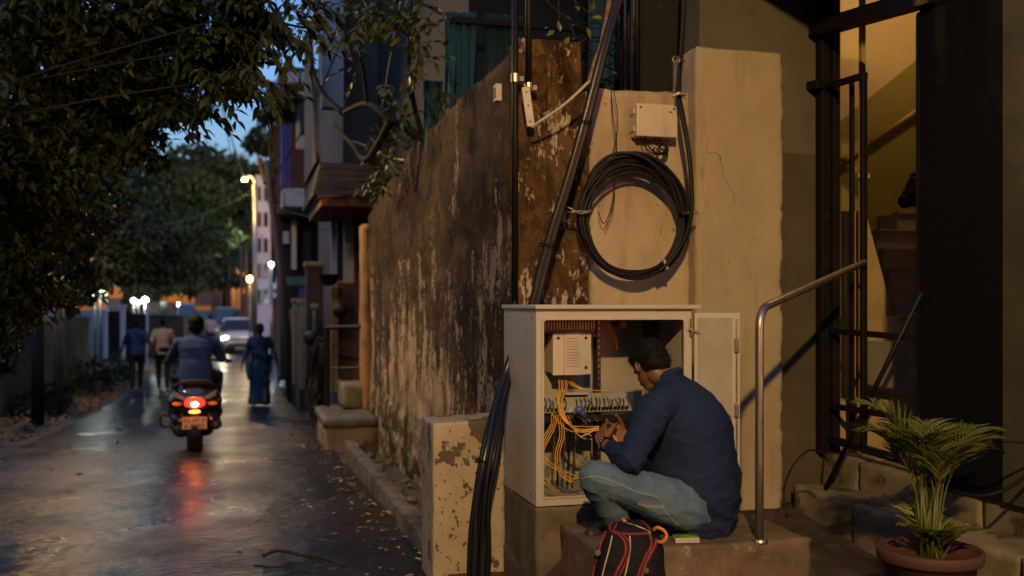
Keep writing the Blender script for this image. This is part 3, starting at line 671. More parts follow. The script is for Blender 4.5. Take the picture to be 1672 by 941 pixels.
q = MB(); q.beam(C(858, 143, 5.5), C(867, 207, 5.5), .045, .03, up=V((.26,.96,0))); q.build('cover', m_white, t, bevel=.003)
for v in (150, 172, 198): 
    q = MB(); p = C(860+(v-150)*.13, v, 5.478); q.tube([p, p+V((0,.008,0))], .004, 8); q.build('screw', m_seal, t)
p = C(817, 152, 5.52); t = thing('switch_box', 'small white switch box with red side on the stained wall', 'switch box', p)
q = MB(); q.box(p.x-.03, p.x+.004, p.y-.02, p.y+.04, p.z-.048, p.z+.048); q.build('housing', m_white, t, bevel=.004)
q = MB(); q.box(p.x-.033, p.x-.0305, p.y-.01, p.y+.03, p.z-.028, p.z+.028); q.build('red_label', m_bagr, t)
# wall junction box with wires
x0, d = onY(1041, 5.26); x1, _ = onY(1106, 5.26)
jz0, jz1 = zz(221, d), zz(169, d); t = thing('junction_box', 'square beige junction box above the cable coil', 'junction box', (x0, 5.3, jz0))
MB().box(x0, x1, 5.285, 5.374, jz0, jz1).build('housing', m_box, t, bevel=.006)
MB().box(x0-.003, x1+.003, 5.262, 5.284, jz0-.003, jz1+.003).build('lid', m_box, t, bevel=.005)
for a, b in ((x0+.02, jz1-.02), (x1-.02, jz1-.02)):
    q = MB(); q.tube([(a, 5.259, b), (a, 5.264, b)], .007, 10); q.build('screw', m_seal, t)
MB().box(x1-.05, x1-.03, 5.2605, 5.2615, jz1-.045, jz1-.035).build('printed_mark', m_ink, t)
for a, z in ((x0-.008, jz0+.03), (x0-.008, jz1-.05), (x1+.002, jz0+.03)): MB().box(a, a+.01, 5.30, 5.36, z, z+.03).build('lug', m_box, t, bevel=.002)
for k, dx in enumerate((.045, .07, .13, .155)):
    q = MB(); xx = x0+dx
    q.tube(cr([(xx, 5.32, jz0), (xx+.005, 5.30, jz0-.04), (xx+(.03 if k < 2 else -.02), 5.29, jz0-.075), (x0+.12+.02*k, 5.29, jz0-.10), (x0+.17+.01*k, 5.30, jz0-.085), (x0+.19+.005*k, 5.31, jz0-.05), (x0+.165, 5.32, jz0-.03)], 7), .0055 if k%2 else .004, 7); q.build('wire', m_cable, t, smooth=True)
q = MB()
for k in range(7):
    a = 2*pi*k/7; c0 = V((x0+.105, 5.30, jz0-.075))
    q.tube(cr([c0, c0+V((.035*cos(a), -.01, .025*sin(a))), c0+V((.05*cos(a+.6), .0, .03*sin(a+.6)))], 5), .0028, 5)
q.build('loose_wires', m_white, t, smooth=True)
# coil of cable
cc = C(1032, 352, 5.62); cc.y = 5.235
t = thing('cable_coil', 'big coil of black cable hanging on the cream plaster panel', 'cable coil', (cc.x, 5.3, cc.z-.34))
rnd = random.Random(11)
for k in range(9):
    rx = .318-.008*(k%6)+rnd.uniform(-.004,.004); rz = .345-.009*(k%6)+rnd.uniform(-.004,.004); ox = rnd.uniform(-.014,.012); oz = -.004*(k%6)+rnd.uniform(-.005,.005)-.008
    ph = rnd.uniform(0, 6); n = 72; pts = []
    for i in range(n):
        a = 2*pi*i/n; top = max(0, sin(a))
        wob = .006*sin(3*a+ph)+.004*sin(5*a+ph*2)
        pts.append(V((cc.x+ox+(rx+wob)*cos(a), cc.y+.012*sin(2*a+ph)+(.012*(k//6))-.02+.02*rnd.random()*0+.03*(k%3)/3, cc.z+oz+(rz+wob)*sin(a)-(0.035*(k%6)/5)*top)))
    q = MB(); q.tube(pts, .0105, 8, closed=True); q.build('cable_loop', m_cable, t, smooth=True)
# loose top loop and tail end
q = MB(); q.tube(cr([C(955,330,5.58), C(965,285,5.57), C(990,258,5.56), C(1020,250,5.56), C(1052,258,5.56), C(1078,280,5.57), C(1096,305,5.6), C(1112,350,5.62)], 8), .0105, 8); q.build('cable_loop', m_cable, t, smooth=True)
q = MB(); q.tube([C(1084,424,5.58)+V((0,0,.0)), C(1090,440,5.58)], .014, 8); q.build('tie', m_galv, t)
q = MB(); p = C(955, 345, 5.60); q.tube(cr([C(920,343,5.5), C(930,347,5.46), C(945,345,5.46), C(965,346,5.48)], 5), .006, 7); q.tube(cr([C(918,340,5.5), C(928,339,5.46), C(948,349,5.46), C(966,343,5.48)], 5), .005, 7); q.build('binding_wire', m_galv, t, smooth=True)
# feed cable down to the coil
t = thing('feed_cable', 'thick black cable dropping past the junction box into the coil', 'cable', C(1128, 350, 5.6))
for k, o in enumerate((0, 4)):
    q = MB(); q.tube(cr([C(1118+o,-60,5.7), C(1114+o*.5,60,5.7), C(1108+o*.5,145,5.62), C(1113+o,190,5.58), C(1124+o*.6,250,5.56), C(1129+o*.4,310,5.55), C(1128+o*.4,350,5.55), C(1120+o*.4,385,5.56), C(1100,420,5.57), C(1075,444,5.57)], 8), .011 if k == 0 else .008, 8); q.build('cable', m_cable, t, smooth=True)
for v in (153, 347):
    p = C(1112 if v < 200 else 1130, v, 5.56); q = MB(); q.box(p.x-.02, p.x+.035, p.y-.01, p.y+.08, p.z-.008, p.z+.008); q.build('clip', m_galv, t, bevel=.002)
q = MB(); p = C(1104, 98, 5.6); q.tube([p+V((.02*cos(a*pi/6), 0, .02*sin(a*pi/6))) for a in range(12)], .005, 6, closed=True); q.beam(p+V((.02,0,0)), p+V((.06,.02,0)), .008, .008); q.build('ring_hook', m_galv, t, smooth=True)
# leaning bundle: over the panel, down behind the cabinet and out over the stub
t = thing('cable_bundle', 'thick bundle of black cables leaning from the roof down behind the cabinet', 'cable bundle', C(790, 941, 4.9))
for k in range(6):
    ou = (k-2.5)*2.1; rr = (.012,.014,.012,.015,.013,.012)[k]; lo_ = (k-2.5)
    q = MB(); q.tube(cr([C(1045+ou,-130,5.5), C(1009+ou,0,5.45), C(985+ou*.9,85,5.4), C(958+ou,190,5.38), C(930+ou,290,5.38), C(905+ou*1.1,370,5.38), C(886+ou*1.2,440,5.38), C(871+ou*1.2,500,5.38), C(852+ou*1.2,545,5.42), C(836+lo_*2.0,585,5.42), C(826+lo_*2.6,620,5.38), C(815+lo_*3.4,660,5.24), C(806+lo_*4.2+2*(k%2),700,5.06), C(797+lo_*5.0,755,4.985-.012*(k%2)), C(788+lo_*5.4-2*(k%3),820,4.98-.02*(k%2)), C(781+lo_*5.6+3*(k%2),890,4.97), C(779+lo_*5.6,990,4.97)], 7), rr, 9)
    q.build('cable', m_cable if k not in (1, 4) else m_cableb, t, smooth=True)
for (u, v, dd) in ((955,200,5.37), (893,400,5.37), (789,752,4.98)):
    q = MB(); q.tube([C(u-14, v+3, dd), C(u+12, v-3, dd)], .005, 6)
    n = 14; p = C(u, v, dd); q.tube([p+LAT(.036*cos(2*pi*i/n), .03*sin(2*pi*i/n), .01*sin(4*pi*i/n)) for i in range(n)], .004, 5, closed=True); q.build('tie', m_cable, t)
q = MB(); q.tube(cr([C(1005,-60,5.6), C(985,60,5.62), C(972,100,5.62), C(961,138,5.6)], 5), .014, 8)
solo(q, 'rusty_pole', mat('orange_rust', (.30,.17,.07), (.12,.06,.025), sc=25, r=.8, b=.003, bs=50), 'thin rusty mottled pole leaning beside the black cable bundle', 'pole', smooth=True)
q = MB(); q.tube(cr([C(868,208,5.42), C(885,196,5.40), C(915,176,5.39), C(945,150,5.38), C(962,134,5.4), C(980,130,5.5)], 6), .008, 7)
solo(q, 'grey_cable', m_white, 'pale thin cable rising right from the slim grey trunking', 'cable', smooth=True)
# springy wire coil on the wall top
q = MB(); n = 200; pts = []
for i in range(n):
    a = 2*pi*i/22; p = C(965, 40, 5.75); pts.append(V((p.x+.13+.13*cos(a), 5.75+.13*sin(a), 3.15-.75*i/n)))
q.tube(pts, .0045, 5); solo(q, 'wire_spiral', m_iron, 'springy spiral of thin rusty wire above the wall beside the rusty pole', 'wire', smooth=True)
# dark column behind the panel
x0, d = onY(1046, 5.66); x1, _ = onY(1150, 5.66)
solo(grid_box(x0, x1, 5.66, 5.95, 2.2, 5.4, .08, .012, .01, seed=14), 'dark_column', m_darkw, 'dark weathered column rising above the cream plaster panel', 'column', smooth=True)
# hanging thin cracks wires on the panel
q = MB(); q.tube(cr([C(998,148,5.63), C(1001,190,5.62), C(1007,240,5.62), C(1004,300,5.62), C(996,345,5.62), C(985,365,5.62), C(977,345,5.62)], 6), .003, 5); q.tube(cr([C(1002,148,5.63), C(1009,200,5.62), C(1000,260,5.62), C(1003,330,5.62), C(988,372,5.62)], 6), .0025, 5)
solo(q, 'twisted_wire', m_iron, 'thin twisted wire dangling over the cream panel behind the coil', 'wire', smooth=True)
# ================================================================== railing
t = thing('stair_railing', 'bent steel pipe handrail standing on the step slab', 'railing', C(1240, 890, 4.55))
p0 = C(1240, 890, 4.55); p0.z = .325; zt = 1.30
e = C(1411, 429, 5.62); h = V((e.x-p0.x, e.y-p0.y, 0)); slope = (e.z-1.40)/h.length
pts = [p0, V((p0.x, p0.y, .7)), V((p0.x, p0.y, 1.0)), V((p0.x, p0.y, zt))]
for k in range(1, 7):
    a = k/6*pi/2; rr = .09; hd = h.normalized(); pts.append(V((p0.x, p0.y, zt))+hd*rr*(1-cos(a))+V((0,0,1))*(rr*sin(a))+V((0,0,.012*k/6)))
pts.append(e)
q = MB(); q.tube(pts[:4], .0195, 14, cap=True); q2 = MB(); q2.tube(pts[3:], .0195, 14)
q.v += []; q = MB(); q.tube(pts, .0195, 16); q.build('pipe', m_steel, t, smooth=True)
q = MB(); q.lathe([(.0, .012), (.035, .012), (.04, 0)], p0, 18); q.build('base_flange', m_steel, t, smooth=False)
# ================================================================== gate and entrance
gt = thing('iron_gate', 'black iron gate frame with diagonal bar at the stairwell entrance', 'gate', (GX, 4.8, .5))
def gpt(u, v, X=GX):
    y, d = onX(u, X); return V((X, y, zz(v, d)))
def gbar(u0, v0, u1, v1, wd, dp, name='bar', X=GX, m=None):
    q = MB(); q.beam(gpt(u0,v0,X), gpt(u1,v1,X), wd, dp, up=V((1,0,0))); return q.build(name, m or m_iron, gt, bevel=.003)
gbar(1344, -160, 1344, 738, .07, .06, 'gate_post'); gbar(1361, -160, 1361, 737, .07, .05, 'gate_post', GX+.07, m_black)
gbar(1331, 49, 1530, -9, .09, .09, 'top_beam', GX-.03)
gbar(1322, 141, 1340, 137, .05, .05, 'lug', GX-.06)
gbar(1352, 141, 1413, 123, .035, .035); gbar(1410, 122, 1410, 728, .035, .03); gbar(1391, 132, 1391, 700, .03, .02, X=GX+.08)
gbar(1502, 24, 1502, 770, .03, .03); gbar(1517, 20, 1517, 780, .03, .03); gbar(1500, 26, 1520, 20, .03, .03)
gbar(1352, 540, 1505, 553, .035, .02, X=GX+.02); gbar(1352, 662, 1510, 688, .035, .02, X=GX+.02); gbar(1352, 716, 1510, 762, .045, .03, X=GX+.02)
q = MB(); a = gpt(1505, 478, GX-.03); b_ = C(1334, 786, 5.33); b_.x = 3.19; b_ = V((3.2, 5.02, .36)); q.tube([a, b_], .014, 10); q.build('diagonal_bar', m_iron, gt, smooth=True)
q = MB(); p = gpt(1403, 467, GX-.02); q.ell(p, (.012,.016,.016)); q.build('lock_knob', m_iron, gt, smooth=True)
ya, _ = onX(1512, GX); yb, _ = onX(1638, GX)
solo(grid_box(GX-.02, GX+.4, 3.84, 4.43, .5, 4.2, .12, .002, 0, seed=3), 'black_column', m_granite, 'broad black clad column between the gate and the olive wall', 'column', smooth=False)
solo(MB().box(GX-.03, GX+.3, 3.2, 3.835, .5, 4.2), 'olive_pier', mat('olive_pier_paint', (.07,.065,.035), (.05,.046,.028), sc=5, r=.7, b=.002, bs=40), 'dull olive painted pier at the right edge beyond the black column', 'pier')
q = MB(); q.tube(cr([C(1640,740,4.3), C(1600,725,4.35), C(1560,735,4.4), C(1530,745,4.5), C(1500,735,4.6)], 6), .007, 6); q.tube(cr([C(1700,755,4.2), C(1650,795,4.25), C(1600,810,4.3), C(1550,800,4.4), C(1505,788,4.5)], 6), .008, 6); q.tube(cr([C(1700,725,4.2), C(1640,720,4.2), C(1590,712,4.35), C(1540,705,4.5)], 6), .006, 6)
solo(q, 'loose_cable', m_cable, 'black cables sagging low behind the potted palm', 'cable', smooth=True)
q = MB(); q.tube(cr([C(1285,845,5.15), C(1280,800,5.2), C(1295,760,5.2), C(1318,737,5.2), C(1338,738,5.15), C(1352,752,5.1)], 6), .005, 6); solo(q, 'wire_loop', m_iron, 'thin black wire looped over the steps at the pillar foot', 'wire', smooth=True)
# stairwell behind
st = thing('stairwell', 'ochre and olive painted stairwell glowing behind the gate', 'stairwell', (4.6, 6, .5))
Yf = 6.85
MB().box(3.5, 6.4, Yf, Yf+.15, .4, 5.2).build('rear_wall', m_stairw, st)
q = MB(); a0, d0 = onY(1396, Yf); a1, d1 = onY(1520, Yf); sl = (zz(95, onY(1500,Yf)[1])-zz(165, onY(1413,Yf)[1]))/(onY(1500,Yf)[0]-onY(1413,Yf)[0]); xA = onY(1413,Yf)[0]; zA = zz(165, onY(1413,Yf)[1])
q.prism([(3.5, .4), (6.4, .4), (6.4, zA+sl*(6.4-xA)), (3.5, zA+sl*(3.5-xA))], Yf-.006, Yf-.001); q.build('olive_dado', m_olive, st)
MB().box(6.4, 6.55, 3.4, Yf+.15, .4, 5.2).build('side_wall', m_stairw, st)
MB().box(3.4, 6.55, 3.0, Yf+.15, 4.6, 4.7).build('ceiling', m_stairw, st)
MB().box(3.8, 6.55, 2.9, 3.0, .4, 4.7).build('front_wall', m_stairw, st)
MB().box(3.42, 6.4, 3.0, Yf, .40, .50).build('floor', m_slab, st)
MB().box(3.4, 3.52, 5.62, Yf, .4, 5.2).build('near_wall', m_grey, st)
q = MB(); xh0, dh0 = onY(1378, Yf-.1); xh1, dh1 = onY(1560, Yf-.1); zh = lambda x: zz(262, 7.7)+(x-onY(1380,Yf-.1)[0])*(zz(180,7.85)-zz(262,7.7))/(onY(1500,Yf-.1)[0]-onY(1380,Yf-.1)[0])
q.tube([(xh0, Yf-.08, zh(xh0)), (xh1+.5, Yf-.08, zh(xh1+.5))], .025, 10); q.build('handrail', mat('varnished_rail', (.25,.14,.05), r=.4), st, smooth=True)
for k in range(9):
    z1 = 2.11-.155*k; y1 = Yf-.24*(k) - .0
    vv = 348+k*34; xl = (onY(1413+(vv-345)/315*84, max(5.3, y1))[0]-.12) if k else onY(1464, 6.6)[0]
    q = MB(); q.box(xl, 6.38, y1-.24 if k else y1-.26, Yf-.01, z1-.155, z1-.002); q.build('stair_tread', m_tread, st)
    q = MB(); q.box(xl, 6.38, y1-.262 if k else y1-.28, y1-.2, z1-.0015, z1+.012); q.build('nosing', m_spand, st)
q = MB(); Ys = 5.60
pl = [(1413, 345), (1497, 660), (1497, 760), (1330, 760), (1330, 345)]
q.prism([(onY(u, Ys)[0], zz(v, onY(u, Ys)[1])) for u, v in pl], Ys, Ys+.1); q.build('spandrel_wall', m_spand, st)
q = MB(); q.box(onY(1330,Ys)[0], onY(1500,Ys)[0]+.1, Ys-.25, Ys, .5, zz(652, 6.2)-.0); q.build('low_bench', m_spand, st)
q = MB(); p = C(1488, 322, 6.9); q.limb((p, .07), (p+V((.03,0,.14)), .035)); q.limb((p, .06), (p+V((-.05,0,-.03)), .05)); q = solo(q, 'cloth_bag', m_black, 'small dark bag sitting on the top stair of the stairwell', 'bag', smooth=True)
p = C(1411, 287, 6.2); t = thing('wall_sticker', 'tiny pale red sticker on a post in the stairwell', 'sticker', p)
q = MB(); q.box(p.x-.04, p.x+.04, p.y, p.y+.004, p.z-.012, p.z+.012); q.build('paper', m_box, t)
q = MB(); q.box(p.x-.03, p.x-.012, p.y-.001, p.y-.0002, p.z-.006, p.z+.006); q.box(p.x+.012, p.x+.03, p.y-.001, p.y-.0002, p.z-.006, p.z+.006); q.build('print', m_bagr, t)
q = MB(); q.beam((p.x, p.y+.02, .5), (p.x, p.y+.02, 4.0), .03, .03, up=V((1,0,0))); solo(q, 'stair_post', m_stairw, 'slim ochre post inside the stairwell carrying the sticker', 'post')
# ================================================================== the technician
T = thing('person', 'man in a navy shirt and faded jeans crouched cross-legged wiring the open cabinet', 'person', C(1140, 870, 4.72))
sR = LAT(.6, .8); fF = LAT(-.8, .6)
b = MB(); hr = MB(); sh = MB(); tr = MB(); so = MB()
hc = C(1062, 597, 4.83); hf = LAT(-.42, .80, -.80)
Mh = frame(hf)
head_prims(b, hr, hc, Mh, .98)
neckb = C(1092, 622, 4.78)
b.limb((neckb, .058), (hc+Mh@V((0,-.02,-.06)), .056)); b.limb((neckb, .06), (C(1106, 648, 4.77), .05))
shL = C(1068, 668, 4.58); shR = C(1148, 664, 4.93)
elL = C(1028, 750, 4.44); wrL = C(987, 725, 4.63)
elR = C(1092, 748, 4.86); wrR = C(1024, 715, 4.80)
b.limb((shL, .06), (elL, .042), (elL.lerp(wrL, .4), .041), (wrL, .027)); b.limb((shR, .06), (elR, .042), (elR.lerp(wrR, .4), .038), (wrR, .027))
hand_prims(b, wrL, C(978,697,4.735)-wrL, LAT(.55,.5,.25), LAT(.5,-.5,.4), .62, 1.0)
hand_prims(b, wrR, C(996,704,4.78)-wrR, LAT(-.2,-.8,.3), LAT(-.1,.2,1), .55, 1.0)
def tsec(u, v, d, h, k=1.15, o=0, tilt=0):
    bb = h/1.056; a = bb*k
    return (C(u, v, d)+V((0,0,tilt)), sR*(a+o), fF*(bb+o)+V((0,0,0)))
TS = [(1140,869,4.74,.120),(1141,858,4.74,.150),(1142,838,4.74,.172),(1141,812,4.74,.19),(1139,785,4.745,.198),(1135,750,4.75,.198),(1131,715,4.76,.194),(1127,683,4.765,.190),(1120,660,4.77,.176),(1112,641,4.775,.148),(1104,627,4.78,.108),(1096,616,4.785,.068),(1093,609,4.785,.05)]
b.loft([tsec(*q, o=-.02) for q in TS[1:-1]], 28, 2.2)
sh.loft([tsec(*q) for q in TS], 36, 2.25)
# shirt hem flares a little, collar band
sh.loft([tsec(1140,874,4.74,.135), tsec(1141,862,4.74,.165), tsec(1141,845,4.74,.176)], 30, 2.3)
sh.limb((C(1100,650,4.70), .085), (shL, .078), (shL.lerp(elL, .55), .071), (elL, .06), (elL.lerp(wrL, .45), .052), (elL.lerp(wrL, .72), .042))
sh.limb((C(1118,655,4.84), .085), (shR, .078), (shR.lerp(elR, .5), .07), (elR, .06), (elR.lerp(wrR, .55), .046))
Mc = frame(LAT(-.7,.6,-.5)); n = 22; cpt = [C(1091,614,4.785)+(Mc@V((.064*cos(2*pi*i/n), .06*sin(2*pi*i/n), 0)))*.95 for i in range(n)]
sh.tube(cpt, .016, 8, closed=True)
hipL = C(1118, 826, 4.60); hipR = C(1146, 832, 4.86); knL = C(973, 781, 4.44); anL = C(1012, 857, 4.60); knR = C(1016, 792, 4.74); anR = C(1000, 853, 4.74)
toL = C(1052, 872, 4.50); toR = C(965, 873, 4.66)
b.limb((hipL, .09), (knL, .06), (anL, .04)); b.limb((hipR, .09), (knR, .06), (anR, .04)); b.limb((anL, .036), (toL, .026)); b.limb((anR, .036), (toR, .026))
tr.limb((C(1136,836,4.72), .125), (hipL, .112), (hipL.lerp(knL, .35), .098), (hipL.lerp(knL, .7), .084), (knL, .073), (knL.lerp(anL, .35), .069), (knL.lerp(anL, .8), .06), (anL, .054))
tr.limb((C(1136,836,4.80), .12), (hipR, .115), (hipR.lerp(knR, .5), .098), (knR, .077), (knR.lerp(anR, .5), .066), (anR, .054))
tr.limb((C(1135,838,4.70), .11), (C(1142,842,4.84), .11))
so.limb((anL+V((0,0,-.03)), .04), (toL, .033)); so_r = MB(); so_r.limb((anR+V((0,0,-.025)), .04), (toR, .033))
sh_me = remesh(sh, .006, 7); tr_me = remesh(tr, .006, 7)
ax = (C(1087,613,4.78)-C(1141,860,4.74)).normalized()
def ridge(p, a, b_, fr, sharp=1.6):
    v = NZ.noise(V((p.dot(a)*fr, p.dot(b_)*fr*.28, 3.1)));  return (1-abs(v)*2)**3 if abs(v) < .5 else 0
armL = (elL-shL).normalized()
def shirt_f(p, n):
    # folds fan out from the armpit and run slantwise across the back; sleeves crease across
    o = p-shL; t = max(0, min(1, o.dot(armL)/(elL-shL).length)); da_ = (o-armL*o.dot(armL)).length
    arm = 1 if (da_ < .095 and o.dot(armL) > .02) else 0
    w1 = NZ.noise(V((p.z*7+p.x*4, p.x*3.2-p.z*3, p.y*3)))
    fan = ridge(p, V((.35,.1,.93)), V((.93,0,-.35)), 8)*.018 + ridge(p+V((3,1,0)), V((-.5,.1,.86)), V((.86,0,.5)), 15)*.008
    crease = ridge(p, V((.4,.2,.9)), V((.9,0,-.4)), 20)*.009 if arm else 0
    low = max(0, min(1, (.75-p.z)/.4))
    return .010*w1+fan*(.35+.9*low)*(0.4 if arm else 1)+crease+.0016*NZ.noise(p*40)-.003
def jean_f(p, n):
    return .004*NZ.noise(p*8)+ridge(p, V((.3,.0,.95)), V((.95,0,-.3)), 12)*.008+ridge(p+V((5,2,1)), V((.95,.0,.3)), V((0,0,1)), 14)*.006+.001*NZ.noise(p*50)
displace(sh_me, shirt_f); displace(tr_me, jean_f)
bo = MB().build('body', m_skin, T, smooth=True, me=remesh(b, .0042, 4))
sho = MB().build('shirt', m_navy, T, smooth=True, me=sh_me)
tro = MB().build('jeans', m_denim, T, smooth=True, me=tr_me)
hm = remesh(hr, .005, 3)
MB().build('hair', m_hair, T, smooth=True, me=displace(hm, lambda p, n: .003*NZ.noise(V((p.x*40, p.y*40, p.z*14)))+.001*NZ.noise(p*95)+.002))
# short hair tufts so that the outline is not smooth
rnd = random.Random(5); q = MB(); vs = [(v.co+ROOT[T], v.normal.copy()) for v in hm.vertices]
for k in range(1800):
    p, n = rnd.choice(vs); lc = Mh.transposed()@(p-hc); 
    dn = (n*.55+Mh@V((0,.35,-.5))*.7+rdir(rnd)*.45).normalized(); ln = rnd.uniform(.009,.018); s_ = dn.cross(n).normalized()*.0016
    k0 = len(q.v); q.v += [p-s_, p+s_, p+dn*ln]; q.f.append((k0, k0+1, k0+2))
q.build('hair_strands', m_hair, T)
for m in (so, so_r): MB().build('shoe', m_shoe, T, smooth=True, me=remesh(m, .007, 3))
# seams on the shirt and jeans, wrist strap
def onsurf(me_o, pts, off, r, name, m, par):
    bv = __import__('mathutils').bvhtree.BVHTree.FromPolygons([v.co[:] for v in me_o.data.vertices], [p.vertices[:] for p in me_o.data.polygons])
    out = []
    rt = ROOT[T]
    for p in cr(pts, 8):
        dv = (p-cam.location).normalized(); h = bv.ray_cast(cam.location-rt, dv)
        if h[0] is not None: out.append(h[0]+rt+h[1]*off)
    if len(out) > 2:
        q = MB(); q.tube(out, r, 5); q.build(name, m, par, smooth=True)
mathutils = __import__('mathutils'); import mathutils.bvhtree
onsurf(tro, [C(948,782,4.4), C(975,778,4.4), C(1010,790,4.4), C(1040,803,4.4), C(1075,812,4.4)], .001, .0014, 'leg_seam', m_seam, tro)
onsurf(tro, [C(1042,822,4.4), C(1062,826,4.4), C(1085,826,4.4)], .001, .0013, 'pocket_seam', m_seam, tro)
onsurf(tro, [C(1042,824,4.4), C(1062,828.5,4.4), C(1085,828.5,4.4)], .001, .0013, 'pocket_seam', m_seam, tro)
onsurf(tro, [C(1080,828,4.4), C(1092,842,4.4), C(1110,860,4.4)], .001, .0013, 'pocket_seam', m_seam, tro)
m_navyd = mat('navy_seam', (.010,.016,.04), r=.9)
onsurf(sho, [C(1044,650,4.4), C(1060,645,4.4), C(1080,634,4.4), C(1105,630,4.4), C(1135,640,4.4), C(1160,652,4.4)], .0005, .0018, 'yoke_seam', m_navyd, sho)
onsurf(sho, [C(1060,642,4.4), C(1075,662,4.4), C(1082,690,4.4), C(1078,720,4.4)], .0005, .0018, 'sleeve_seam', m_navyd, sho)
for v in (741,):
    onsurf(sho, [C(1001,728,4.4), C(998,745,4.4), C(1003,760,4.4)], .0005, .0022, 'cuff_seam', m_navyd, sho)
wd_ = (wrL-elL).normalized(); wc = wrL-wd_*.012; ua = wd_.orthogonal().normalized(); ub = wd_.cross(ua)
q = MB(); q.tube([wc+(ua*cos(2*pi*i/20)+ub*sin(2*pi*i/20))*.0315 for i in range(20)], .006, 8, closed=True)
q.tube([wc+wd_*.009+(ua*cos(2*pi*i/20)+ub*sin(2*pi*i/20))*.031 for i in range(20)], .005, 8, closed=True); wr_o = q.build('wrist_band', m_cable, T, smooth=True)
q = MB()
for k in range(5): a = 2*pi*k/20+3.6; q.ell(wc+(ua*cos(a)+ub*sin(a))*.037, .004, nu=8, nv=6)
q.build('bead_row', m_chrome, wr_o, smooth=True)
q = MB(); q.tube(cr([C(985,697,4.73), C(994,704,4.72), C(1004,715,4.70), C(1012,727,4.70)], 6), .0045, 7)
solo(q, 'fibre_lead', m_fibre, 'short orange fibre lead held between the hands of the crouched man', 'cable', smooth=True)
# ================================================================== backpack
bk = thing('backpack', 'black backpack with red piping leaning against the slab', 'backpack', C(1022, 1000, 4.2))
tb = C(1026, 1010, 4.16); tb.z = .03; tp = C(1032, 851, 4.22); axb = (tp-tb); 
q = MB(); secs = []
rB, fB = LAT(1,.10), LAT(-.10,1)
for t, w_, dp in ((0,.13,.08),(.06,.155,.10),(.3,.16,.105),(.55,.152,.10),(.75,.14,.09),(.88,.118,.075),(.96,.08,.055),(1,.03,.02)):
    secs.append((tb+axb*t+LAT(-.018*(1-t)+.0,0), rB*w_, fB*dp))
q.loft(secs, 40, 2.9); me = remesh(q, .006, 6)
displace(me, lambda p, n: .008*NZ.noise(p*9)+ridge(p, V((.2,0,.98)), V((1,0,0)), 11)*.005+.0015*NZ.noise(p*40))
bgo = MB().build('main_bag', m_bagk, bk, smooth=True, me=me)
def bagline(pts, r, m, name):
    rt = ROOT[bk]; bv = mathutils.bvhtree.BVHTree.FromPolygons([v.co[:] for v in bgo.data.vertices], [p.vertices[:] for p in bgo.data.polygons]); out = []
    for p in cr([C(u, v, 4.0) for u, v in pts], 8):
        dv = (p-cam.location).normalized(); h = bv.ray_cast(cam.location-rt, dv)
        if h[0] is not None: out.append(h[0]+rt+h[1]*r*.4)
    if len(out) > 2: q = MB(); q.tube(out, r, 7); q.build(name, m, bk, smooth=True)
bagline([(1008,850),(998,858),(998,868),(1010,874),(1020,886),(1021,903),(1014,920),(1004,941),(995,975)], .0075, m_bagr, 'piping')
bagline([(1008,856),(1003,866),(1014,872),(1026,884),(1027,903),(1020,922),(1010,945),(1003,975)], .0045, m_bagr, 'piping')
bagline([(990,870),(983,885),(979,900),(972,925),(965,960)], .008, m_bagr, 'shoulder_strap')
bagline([(1016,872),(1035,873),(1055,872),(1062,878),(1062,893),(1053,910),(1043,935),(1035,970)], .0065, m_bagr, 'piping')
bagline([(1071,880),(1068,892),(1060,908),(1051,928),(1044,960)], .009, m_bagr, 'shoulder_strap')
bagline([(1000,848),(1018,846),(1040,848),(1052,855),(1064,868)], .004, m_bagr, 'piping')
bagline([(1018,853),(1035,858),(1055,866),(1062,872)], .0042, m_galv, 'zip')
bagline([(1028,875),(1029,895),(1025,920),(1018,950)], .003, m_seam, 'zip')
bagline([(1000,875),(994,900),(986,930),(980,960)], .003, m_seam, 'zip')
bagline([(1013,846),(1018,850),(1021,853)], .008, m_oran, 'pull_tab')
q = MB(); lp = [C(1068,866,4.15), C(1074,862,4.13), C(1083,866,4.12), C(1088,873,4.12), C(1086,882,4.12), C(1079,886,4.13), C(1073,884,4.15)]
pts = cr(lp, 6); q.tube(pts, .007, 8); q.tube([p+LAT(0,.012) for p in pts], .006, 8); q.build('grab_loop', m_oran, bk, smooth=True)
for u, v in ((1055, 932), (976, 903)):
    q = MB(); p = C(u, v, 4.07 if u > 1000 else 4.1); q.tube([p, p+LAT(0,.01)], .012, 12); q.build('buckle', m_galv, bk)
# little printed packet
p = C(1120, 882, 4.5); p.z = .336; t = thing('seed_packet', 'small flat box with a green and yellow printed top beside the backpack', 'box', p, R_(-12))
MB().box(-.055, .055, -.035, .035, 0, .022).build('carton', m_white, t, world=False, bevel=.002)
MB().box(-.053, .053, -.033, .033, .0225, .0235).build('printed_top', mat('green_yellow_print', (.10,.30,.05), (.5,.5,.03), sc=16, lo=.45, hi=.52, c3=(.03,.12,.25), sc3=22, lo3=.6, hi3=.62, r=.3), t, world=False)
